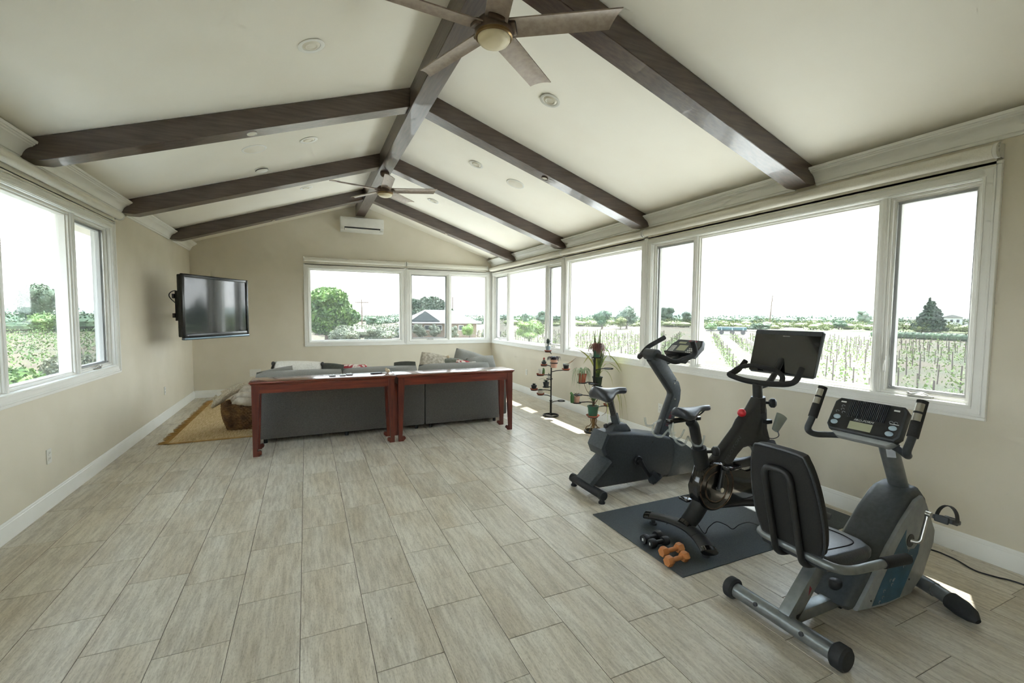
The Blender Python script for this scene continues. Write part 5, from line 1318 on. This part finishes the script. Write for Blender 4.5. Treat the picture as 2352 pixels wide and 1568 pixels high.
obj('seat_carriage', MB().box((2.24, y0 - .10, .345), (2.46, y0 + .10, .362), .005, 1), m_satin, **K)
# mast and console
obj('mast', MB().tube([(3.105, y0, .55), (2.925, y0, .895)], .047, 18, flat=.85), m_silver, **K)
obj('mast_collar', MB().tube([(3.115, y0, .535), (3.085, y0, .59)], .058, 20, flat=.9), m_char2, **K)
obj('mast_label', MB().box((-.02, -.045, 0), (.02, .045, .002), 0, 1, frame_m((2.915, y0 - .03, .83), (.35, -.9, .1), (-.46, 0, .88))), m_cards, **K)
Mc = frame_m((2.715, y0, 1.025), (0, -1, 0), (.50, 0, .866))
outl = [(-.175, -.07), (-.155, -.098), (.155, -.098), (.175, -.07), (.172, .07), (.15, .096), (-.15, .096), (-.172, .07)]
cs = obj('console', MB().prism(outl, -.05, 0, 'z', .010, 2, Mc), m_char, **K)
obj('console_back', MB().prism([(-.15, -.085), (.15, -.085), (.15, .05), (-.15, .05)], -.085, -.045, 'z', .02, 2, Mc).prism([(-.12, -.125), (.12, -.125), (.16, -.09), (-.16, -.09)], -.075, -.02, 'z', .012, 2, Mc), m_silverl, **K)
sub('fascia', MB().prism([(-.163, -.066), (-.148, -.088), (.148, -.088), (.163, -.066), (.16, .064), (.142, .086), (-.142, .086), (-.16, .064)], -.001, .0025, 'z', 0, 1, Mc), m_satin, cs)
for k in range(22):
    x = -.088 + k * .0084
    sub('fan_louver', MB().box((x, -.012, .002), (x + .0045, .088, .009), 0, 1, Mc), m_char, cs)
sub('lcd', MB().box((-.062, -.078, .0025), (.048, -.034, .0045), 0, 1, Mc), m_lcd, cs)
text('PRO-FORM', .0165, m_ltext, b3, Mc @ T(.0, -.0225, .0027), shear=.3, sx=1.15)
for bx, by in ((-.132, -.022), (-.137, -.055), (.135, -.03), (.128, -.063)):
    sub('button', MB().lathe([(0, .006), (.014, .005), (.018, .0025), (.0185, 0)], 20, Mc @ T(bx, by, .002) @ Matrix.Diagonal((1, .75, 1, 1))), m_blueb, cs)
for bx, by in ((-.125, .07), (.128, .066)): sub('caption', MB().box((bx - .013, by - .004, .0025), (bx + .013, by + .004, .0035), 0, 1, Mc), m_ltext, cs)
for bx, by in ((-.12, .045), (-.118, .025), (-.14, .01), (-.108, .008), (.12, .0), (.14, .0)):
    sub('dial_print', MB().tube([Mc @ Vector((bx + .008 * math.cos(a * pi / 5), by + .006 * math.sin(a * pi / 5), .003)) for a in range(8)], .0009, 4), m_cards, cs)
sub('caption', MB().box((.116, -.0105, .0025), (.156, -.0065, .0033), 0, 1, Mc), m_ltext, cs)
for s_ in (-1, 1):
    hb_ = fillet([(2.80, y0 + s_ * .04, .90), (2.74, y0 + s_ * .14, .895), (2.66, y0 + s_ * .225, .885), (2.605, y0 + s_ * .237, .915), (2.655, y0 + s_ * .237, .985), (2.735, y0 + s_ * .235, 1.155)], .05, 7)
    h_ = obj('handlebar', MB().tube(hb_, .0175, 14), m_char, **K)
    sub('grip', MB().tube([(2.655, y0 + s_ * .237, .985), (2.735, y0 + s_ * .235, 1.155)], .0235, 16), m_foam, h_)
    for t0, t1 in ((.42, .62), (.68, .9)):
        A = Vector((2.655, y0 + s_ * .237, .985)); B = Vector((2.735, y0 + s_ * .235, 1.155))
        sub('pulse_sensor', MB().tube([A.lerp(B, t0) + Vector((-.008, 0, .004)), A.lerp(B, t1) + Vector((-.008, 0, .004))], .0195, 14), m_chrome, h_)

# ================================================================== dumbbells
m_orange = mat('orange_vinyl', '#c07a45', .55, col2='#cb8852', ns=14)
m_blkv = mat('black_vinyl', '#1c1d1f', .5, col2='#242528', ns=14)
def dumbbell(label, p, q, m_, hexa=True, r=.034, grp=''):
    p, q = Vector(p), Vector(q); d = (q - p); L = d.length; mid = (p + q) / 2
    root = thing('dumbbell', label, 'dumbbell', (mid.x, mid.y, .006), math.atan2(d.y, d.x), 'small dumbbells on the mat')
    n = 6 if hexa else 20; zc = r * (math.cos(pi / 6) if hexa else 1)
    Mx = T(0, 0, zc) @ RY(pi / 2) @ (RZ(pi / 6) if hexa else RZ(0))
    for s_ in (-1, 1):
        pr = [(0, -.022), (r * .86, -.022), (r, -.012), (r, .012), (r * .86, .022), (0, .022)]
        h_ = obj('head', MB().lathe(pr, n, T(s_ * (L / 2), 0, 0) @ Mx), m_, root, ang=25)
        if not hexa:
            sub('weight_mark', MB().box((s_ * (L / 2 + .0222) - .0006, -.006, zc - .009), (s_ * (L / 2 + .0222) + .0006, .006, zc + .009)), m_ltext, h_).matrix_parent_inverse = Matrix()
    obj('handle', MB().lathe([(.0125, -L / 2), (.0145, -.02), (.0155, 0), (.0145, .02), (.0125, L / 2)], 14, T(0, 0, zc) @ RY(pi / 2)), m_, root)
dumbbell('orange dumbbell next to the black pair', (2.085, 2.186, 0), (2.215, 2.184, 0), m_orange)
dumbbell('orange dumbbell nearest the corner of the mat', (2.035, 2.086, 0), (2.165, 2.09, 0), m_orange)
dumbbell('black dumbbell nearest the bike stabilizer', (2.085, 2.365, 0), (2.205, 2.375, 0), m_blkv, False, .032)
dumbbell('black dumbbell next to the orange pair', (2.09, 2.298, 0), (2.195, 2.292, 0), m_blkv, False, .031)

# ================================================================== cords
o = obj('power_cord', MB().tube(spl([(2.86, 1.80, .006), (3.2, 1.80, .005), (3.567, 1.86, .012), (3.70, 1.70, .005), (3.80, 1.52, .005), (3.80, 1.444, .005), (3.785, 1.383, .005), (3.735, 1.281, .005), (3.76, 1.193, .005), (3.80, 1.09, .005), (3.80, .7, .005)], 6), .0045, 7), m_black); recenter(o); tag(o, 'black power cord along the baseboard behind the recumbent bike', 'cord')
o = obj('charging_cable', MB().tube(spl([(2.42, 2.52, .012), (2.50, 2.46, .05), (2.56, 2.40, .075), (2.565, 2.30, .012), (2.60, 2.295, .05), (2.67, 2.29, .08), (2.75, 2.275, .05), (2.81, 2.264, .012), (2.84, 2.235, .05), (2.90, 2.205, .07), (2.98, 2.2, .04), (3.07, 2.21, .012), (3.3, 2.15, .012)], 6), .0035, 6), m_black); recenter(o); tag(o, 'thin looping black cable on the mat under the spin bike', 'cable')
# ------------------------------------------------------------------ plant stands by the window
m_iron = mat('black_wrought_iron', '#1d1c1a', .5, .4, col2='#2a2825', ns=30)
m_terra = mat('terracotta', '#a1573c', .75, col2='#8c4a33', ns=14)
m_pink = mat('pale_pink_clay', '#d3a58e', .7, col2='#c99a84', ns=10)
m_gpot = mat('green_glaze', '#2d5a45', .35, col2='#3a6a52', ns=8)
m_dpot = mat('dark_green_plastic', '#23332b', .5, col2='#2b3c33', ns=10)
m_bpot = mat('slate_blue_pot', '#4b6270', .4, col2='#566d7a', ns=10)
m_blpot = mat('black_nursery_pot', '#26282a', .45, col2='#303335', ns=12)
m_wpot = mat('white_glaze', '#d9d6cc', .35, col2='#cfccc1', ns=10)
m_gpotglass = mat('frosted_grey_cup', '#8b9aa0', .35, col2='#9aa8ad', ns=12)
m_soil2 = mat('potting_soil', '#3a2c22', .95, col2='#4a3a2d', ns=60)
m_pl = {k: mat('plant_' + k, a, .5, col2=b, ns=9) for k, (a, b) in dict(green=('#3f6534', '#557c42'), dark=('#22352a', '#2f4636'), snake=('#3c5230', '#7d8a4a'), yellow=('#8d9a3f', '#b0b356'), rust=('#6b443c', '#8d6152'), purple=('#3a2b30', '#4d383d'), pale=('#8fa27c', '#aab892'), red=('#a5442f', '#8a3626'), twig=('#5b4632', '#6d563f')).items()}
m_brassy = mat('aged_brass', '#7d6442', .4, .8, col2='#6a5336', ns=20)

def strap(pts, w_, mb, n=7, fold=.25):
    """a tapering strap leaf along a spline"""
    C_ = spl(pts, n); N = len(C_); vs = []; fs = []
    for i, p in enumerate(C_):
        t = i / (N - 1); d = (C_[min(i + 1, N - 1)] - C_[max(i - 1, 0)]).normalized()
        s_ = d.cross(Vector((0, 0, 1))); s_ = s_.normalized() if s_.length > .05 else Vector((.7, -.7, 0))
        up = s_.cross(d).normalized(); wd = w_ * (.55 + .45 * math.sin(min(1, t * 1.6) * pi / 2)) * (1 - max(0, (t - .55) / .45) ** 1.6) + .0008
        vs += [p - s_ * wd + up * wd * fold, p, p + s_ * wd + up * wd * fold]
    for i in range(N - 1):
        for k in range(2): fs.append((i * 3 + k, (i + 1) * 3 + k, (i + 1) * 3 + k + 1, i * 3 + k + 1))
    mb._add(vs, fs)
def oval_leaf(mb, base, d, L, w_):
    d = Vector(d).normalized(); strap([base, Vector(base) + d * L * .4 + Vector((0, 0, .06 * L)), Vector(base) + d * L], w_, mb, 5, .15)
def potted(name, label, x, y, z, pot_m, r, h, saucer=None, kind=None, seed=0, taper=.78, rim=True, cat='potted plant'):
    root = thing(name, label, cat, (x, y, z), 0, 'potted plants on the stands'); R = random.Random(seed); z0 = 0
    if saucer:
        rs = r * 1.45 if not isinstance(saucer, tuple) else saucer[1]
        obj('saucer', MB().lathe([(0, 0), (rs * .78, 0), (rs, .016), (rs, .02), (rs * .93, .02), (rs * .74, .006), (0, .006)], 22), saucer if not isinstance(saucer, tuple) else saucer[0], root); z0 = .0065
    pr = [(0, z0), (r * taper, z0), (r, z0 + h)] + ([(r * 1.07, z0 + h - .014), (r * 1.07, z0 + h)] if rim else [(r, z0 + h)]) + [(r * .9, z0 + h), (r * .86, z0 + h - .012), (0, z0 + h - .012)]
    if rim: pr = [(0, z0), (r * taper, z0), (r * .97, z0 + h - .015), (r * 1.06, z0 + h - .015), (r * 1.06, z0 + h), (r * .92, z0 + h), (r * .88, z0 + h - .01), (0, z0 + h - .01)]
    obj('pot', MB().lathe(pr, 22), pot_m, root)
    obj('soil', MB().lathe([(r * .88, z0 + h - .0095), (r * .5, z0 + h - .005), (0, z0 + h - .004)], 16), m_soil2, root)
    zt = z0 + h - .006
    return root, zt, R
def leaves(root, m_, mb, name='leaves'): return obj(name, mb, m_, root)

def stand(label, x, y, ztop, trays, ornate):
    root = thing('plant_stand', label, 'plant stand', (x, y, 0), 0, 'wrought iron plant stands')
    K = dict(parent=root, world=True)
    rb_ = .112
    obj('base_ring', MB().tube([(x + rb_ * math.cos(a * pi / 16), y + rb_ * math.sin(a * pi / 16), .014) for a in range(32)], .013, 8, True), m_iron, **K)
    for k in range(3): obj('base_spoke', MB().tube([(x, y, .016), (x + rb_ * math.cos(k * 2.1 + .4), y + rb_ * math.sin(k * 2.1 + .4), .014)], .008, 6), m_iron, **K)
    obj('pole', MB().cyl((x, y, .01), (x, y, ztop), .011, 12).cyl((x, y, .01), (x, y, .24), .0165, 12).cyl((x, y, .236), (x, y, .25), .021, 12), m_brassy if ornate else m_iron, **K)
    if ornate:
        obj('upper_pole', MB().cyl((x, y, .42), (x, y, ztop), .016, 12), m_iron, **K)
        for k in range(4):
            a = k * pi / 2 + .5; c_, s_ = math.cos(a), math.sin(a)
            P_ = [(.02, .21), (.045, .17), (.035, .12), (.06, .08), (.10, .06), (.115, .03), (.10, .022), (.09, .04)]
            obj('scroll', MB().tube(spl([(x + r * c_, y + r * s_, z) for r, z in P_], 5), .006, 7), m_brassy, **K)
    for (tx, ty, tz, tr, ring) in trays:
        d = Vector((tx - x, ty - y, 0)); L = d.length
        ar = obj('arm', MB().tube(spl([(x, y, tz - .03), (x + d.x * .35, y + d.y * .35, tz - .012), (tx - d.x / L * tr * .9 if L > .01 else tx, ty - d.y / L * tr * .9 if L > .01 else ty, tz - .006)], 5), .0065, 7), m_iron, **K)
        if ring: t_ = MB().tube([(tx + tr * math.cos(a * pi / 12), ty + tr * math.sin(a * pi / 12), tz - .006) for a in range(24)], .0075, 7, True)
        else: t_ = MB().lathe([(0, -.012), (tr * .95, -.012), (tr, -.004), (tr, .0), (tr * .96, 0), (tr * .93, -.006), (0, -.006)], 22, T(tx, ty, tz))
        o_ = obj('tray', t_, m_iron, ar); o_.matrix_parent_inverse = root_matrix(ar).inverted()
A = dict(x=3.426, y=6.07)
trA = [(3.27, 6.02, .80, .05, 0), (3.20, 6.00, .66, .055, 0), (3.66, 6.02, .715, .05, 0), (3.47, 6.20, .565, .05, 0), (3.145, 6.10, .425, .05, 0), (3.30, 6.00, .475, .052, 0), (3.285, 6.15, .335, .05, 0), (3.58, 6.02, .24, .055, 1), (3.45, 6.03, .835, .055, 1), (3.42, 6.17, .995, .05, 0)]
stand('black iron plant stand nearer the sofa', 3.426, 6.07, .90, trA, False)
trB = [(3.50, 4.985, 1.01, .062, 0), (3.66, 4.94, .86, .065, 0), (3.60, 5.10, .60, .07, 0), (3.26, 4.96, .69, .062, 0), (3.40, 4.90, .675, .07, 0), (3.19, 4.97, .43, .06, 0), (3.31, 5.12, .50, .06, 0), (3.41, 4.92, .235, .06, 1), (3.68, 4.96, .355, .055, 0)]
stand('ornate brass and iron plant stand nearer the bikes', 3.48, 5.0, 1.0, trB, True)

# --- first stand
r_, zt, R = potted('potted_plant', 'two-leaved orchid in a frosted grey cup atop the sofa side stand', 3.42, 6.17, .995, m_gpotglass, .04, .075, m_terra, seed=1)
mb = MB(); mb.tube([(0, 0, zt), (.005, 0, zt + .035), (0, 0, zt + .05)], .008, 7)
for d in ((-1, -.25, .25), (.8, -.2, .55), (.3, .6, .9)): oval_leaf(mb, (0, 0, zt + .045), d, .10, .024)
leaves(r_, m_pl['dark'], mb)
r_, zt, R = potted('potted_plant', 'purple trailing plant in a pale pink clay pot', 3.45, 6.03, .755, m_pink, .056, .125, None, seed=2)
mb = MB()
for k in range(46):
    a = R.uniform(0, 2 * pi); L = R.uniform(.05, .10); p = Vector((.02 * math.cos(a), .02 * math.sin(a), zt))
    strap([p, p + Vector((math.cos(a) * L * .7, math.sin(a) * L * .7, .05)), p + Vector((math.cos(a) * L, math.sin(a) * L, -.0 - R.random() * .06 + .03))], .007, mb, 3)
leaves(r_, m_pl['purple'], mb)
obj('inner_pot', MB().lathe([(0, zt), (.026, zt), (.033, zt + .05), (.029, zt + .05), (0, zt + .045)], 16), m_bpot, r_)
def cactus(root, zt, h, r, mb=None, ribs=8, off=(0, 0)):
    mb = MB(); N = 8; n = ribs * 4; vs = []; fs = []
    for i in range(N + 1):
        t = i / N; rr = r * math.sqrt(max(.02, 1 - max(0, (t - .6) / .4) ** 2)) * (.85 + .15 * math.sin(t * pi))
        for k in range(n):
            a = 2 * pi * k / n; q = rr * (1 + .14 * math.cos(ribs * a)); vs.append((off[0] + q * math.cos(a), off[1] + q * math.sin(a), zt + h * t))
    for i in range(N):
        for k in range(n): fs.append((i * n + k, i * n + (k + 1) % n, (i + 1) * n + (k + 1) % n, (i + 1) * n + k))
    fs.append(tuple(N * n + k for k in range(n))); mb._add(vs, fs); return mb
r_, zt, R = potted('potted_plant', 'orange-topped small cactus in a dark cup, upper left of the sofa side stand', 3.27, 6.02, .80, m_blpot, .036, .05, m_terra, seed=3)
leaves(r_, m_pl['dark'], cactus(r_, zt, .035, .02), 'stem'); obj('flower', MB().ell((0, 0, zt + .05), (.016, .016, .02), 12, 8), m_pl['red'], r_)
r_, zt, R = potted('potted_plant', 'white cup and green column cactus on a terracotta saucer', 3.20, 6.00, .66, m_wpot, .032, .085, (m_terra, .062), seed=4)
leaves(r_, m_pl['green'], cactus(r_, .008, .10, .02, off=(.045, -.012)), 'stem')
r_, zt, R = potted('potted_plant', 'twiggy plant in a clear cup on the long right arm of the sofa side stand', 3.66, 6.02, .715, m_blpot, .046, .075, m_terra, seed=5)
obj('cup_rim', MB().lathe([(.047, zt - .01), (.056, zt + .022), (.054, zt + .022), (.045, zt - .01)], 20), m_clear, r_)
mb = MB()
for k in range(4): mb.tube(spl([(0, 0, zt), (.03 + .02 * k, -.01 * k, zt + .02 + .01 * k), (.08 + .02 * k, -.015 * k, zt + .045 + .02 * k)], 4), [.004, .002], 5)
leaves(r_, m_pl['twig'], mb, 'twig')
r_, zt, R = potted('potted_plant', 'sprig in a small white vase behind the pole of the sofa side stand', 3.47, 6.20, .565, m_wpot, .028, .05, None, seed=6, taper=1.1, rim=False)
mb = MB()
for k in range(4): oval_leaf(mb, (0, 0, zt), (math.cos(k * 1.7), math.sin(k * 1.7), 1.2), .055, .008)
leaves(r_, m_pl['dark'], mb)
r_, zt, R = potted('potted_plant', 'spiky succulent in a dark cup, lowest left saucer of the sofa side stand', 3.145, 6.10, .425, m_blpot, .042, .06, m_terra, seed=7)
mb = MB()
for k in range(14): a = k * 2.4; oval_leaf(mb, (0, 0, zt), (math.cos(a), math.sin(a), .5 + .08 * k), .045, .010)
leaves(r_, m_pl['dark'], mb)
r_, zt, R = potted('potted_plant', 'arching dark leaf plant in a round dark pot beside the pole', 3.30, 6.00, .475, m_blpot, .046, .07, None, seed=8)
mb = MB(); strap([(0, 0, zt), (-.03, 0, zt + .05), (-.08, 0, zt + .06), (-.13, 0, zt + .045)], .010, mb)
for k in range(6): a = k * 1.05; oval_leaf(mb, (0, 0, zt), (math.cos(a), math.sin(a), .8), .06, .016)
leaves(r_, m_pl['dark'], mb)
r_, zt, R = potted('potted_plant', 'low white cup plant on the bottom terracotta saucer', 3.285, 6.15, .335, m_wpot, .045, .06, (m_terra, .062), seed=9)
mb = MB()
for k in range(8): oval_leaf(mb, (0, 0, zt), (math.cos(k * .8), math.sin(k * .8), .6), .04, .012)
leaves(r_, m_pl['green'], mb)
# --- second stand
r_, zt, R = potted('potted_plant', 'rust coloured trailing succulent in a green pot atop the ornate stand', 3.50, 4.985, 1.01, m_gpot, .052, .095, None, seed=10)
mb = MB()
for k in range(130):
    a = R.uniform(0, 2 * pi); L = R.uniform(.03, .12); p = Vector((.025 * math.cos(a), .025 * math.sin(a), zt))
    strap([p, p + Vector((math.cos(a) * L * .6, math.sin(a) * L * .6, .03 + R.random() * .07)), p + Vector((math.cos(a) * L, math.sin(a) * L, .05 - R.random() * .12))], .0055, mb, 3)
leaves(r_, m_pl['rust'], mb)
r_, zt, R = potted('snake_plant', 'tall snake plant with long arching leaves in a dark green pot', 3.60, 5.10, .60, m_dpot, .068, .13, None, seed=11)
mb = MB()
LV = [((.13, .03, .36), .1), ((-.11, .02, .34), .1), ((.05, -.09, .3), .1), ((.09, .07, .44), .1), ((-.05, .05, .56), .1), ((.08, -.06, .46), .1), ((-.07, -.07, .42), .1), ((.02, .08, .38), .1), ((-.09, -.03, .62), .2), ((.0, -.05, .66), .1), ((.06, -.02, .52), .1), ((-.03, .04, .45), .1), ((.10, .02, .42), .15), ((-.02, -.08, .38), .1), ((.04, .06, .5), .1)]
for (dx, dy, hh), b in LV: strap([(dx * .25, dy * .25, zt), (dx * .5, dy * .5, zt + hh * .5), (dx, dy, zt + hh)], .021, mb)
leaves(r_, m_pl['snake'], mb)
mb = MB()
for P_ in ([(0, 0, zt), (-.12, -.02, zt + .22), (-.30, -.05, zt + .36), (-.46, -.08, zt + .40)], [(0, 0, zt), (-.08, -.06, zt + .25), (-.2, -.1, zt + .3), (-.3, -.1, zt + .2)], [(0, 0, zt), (.12, -.03, zt + .28), (.24, -.05, zt + .22), (.36, -.06, zt + .06)], [(0, 0, zt), (.10, -.05, zt + .18), (.22, -.08, zt + .14), (.30, -.1, zt + .05)], [(0, 0, zt), (.05, -.08, zt + .1), (.12, -.12, zt + .02), (.16, -.14, zt - .12)], [(0, 0, zt), (.06, .0, zt + .34), (.14, -.02, zt + .36), (.2, -.03, zt + .22)]): strap(P_, .02, mb)
leaves(r_, m_pl['yellow'], mb, 'arching_leaves')
mb = MB()
for P_ in ([(0, 0, zt), (-.12, 0, zt + .3), (-.22, -.03, zt + .5)], [(0, 0, zt), (.1, -.02, zt + .3), (.17, -.03, zt + .47)]): mb.tube(spl(P_, 5), [.004, .002], 5)
leaves(r_, m_pl['twig'], mb, 'stake')
def spider(root, zt, n, L, seed, drop=.1):
    R = random.Random(seed); mb = MB()
    for k in range(n):
        a = R.uniform(0, 2 * pi); l = L * R.uniform(.6, 1); c_, s_ = math.cos(a), math.sin(a)
        strap([(0, 0, zt), (c_ * l * .4, s_ * l * .4, zt + l * .45), (c_ * l * .8, s_ * l * .8, zt + l * .3), (c_ * l, s_ * l, zt - drop * R.random())], .005, mb, 4)
    return mb
r_, zt, R = potted('spider_plant', 'pale spider plant in a terracotta pot on the ornate stand', 3.26, 4.96, .69, m_terra, .057, .11, None, seed=12)
leaves(r_, m_pl['pale'], spider(r_, zt, 34, .17, 12, .25))
r_, zt, R = potted('potted_plant', 'knobbly cactus beside a pinkish cup, far left tray of the ornate stand', 3.19, 4.97, .43, m_pink, .04, .075, None, seed=13)
leaves(r_, m_pl['green'], cactus(r_, .0, .13, .022, off=(-.075, -.01)).ell((-.092, -.01, .125), (.016, .012, .02), 10, 6), 'stem')
mb = MB()
for k in range(5): mb.tube(spl([(0, 0, zt), (.01 * math.cos(k), .01 * math.sin(k), zt + .03), (.04 * math.cos(k * 1.3), .03 * math.sin(k * 1.3), zt + .06)], 3), [.003, .0015], 5)
leaves(r_, m_pl['twig'], mb, 'twig')
r_, zt, R = potted('potted_plant', 'leafy vine in a green glazed pot on the lowest saucer of the ornate stand', 3.41, 4.92, .235, m_gpot, .072, .135, (m_terra, .09), seed=14)
mb = MB()
for k in range(16): a = k * 2.4; oval_leaf(mb, (0, 0, zt + .06 + .006 * k), (math.cos(a), math.sin(a), .6), .09, .014)
leaves(r_, m_pl['green'], mb)
mb = MB()
for P_ in ([(0, 0, zt), (-.03, 0, zt + .12), (-.10, .01, zt + .22), (-.14, .02, zt + .34)], [(0, 0, zt), (.03, 0, zt + .15), (0, .0, zt + .28)], [(0, 0, zt), (.10, -.02, zt + .12), (.18, -.02, zt + .06), (.20, -.02, zt - .08), (.12, -.03, zt - .13)]): mb.tube(spl(P_, 6), [.006, .004, .003], 6)
leaves(r_, m_pl['twig'], mb, 'stem')
r_, zt, R = potted('spider_plant', 'striped spider plant in a white cup behind the saddle of the upright bike', 3.68, 4.96, .355, m_wpot, .045, .07, m_terra, seed=15)
leaves(r_, m_pl['yellow'], spider(r_, zt, 18, .30, 15, .3))
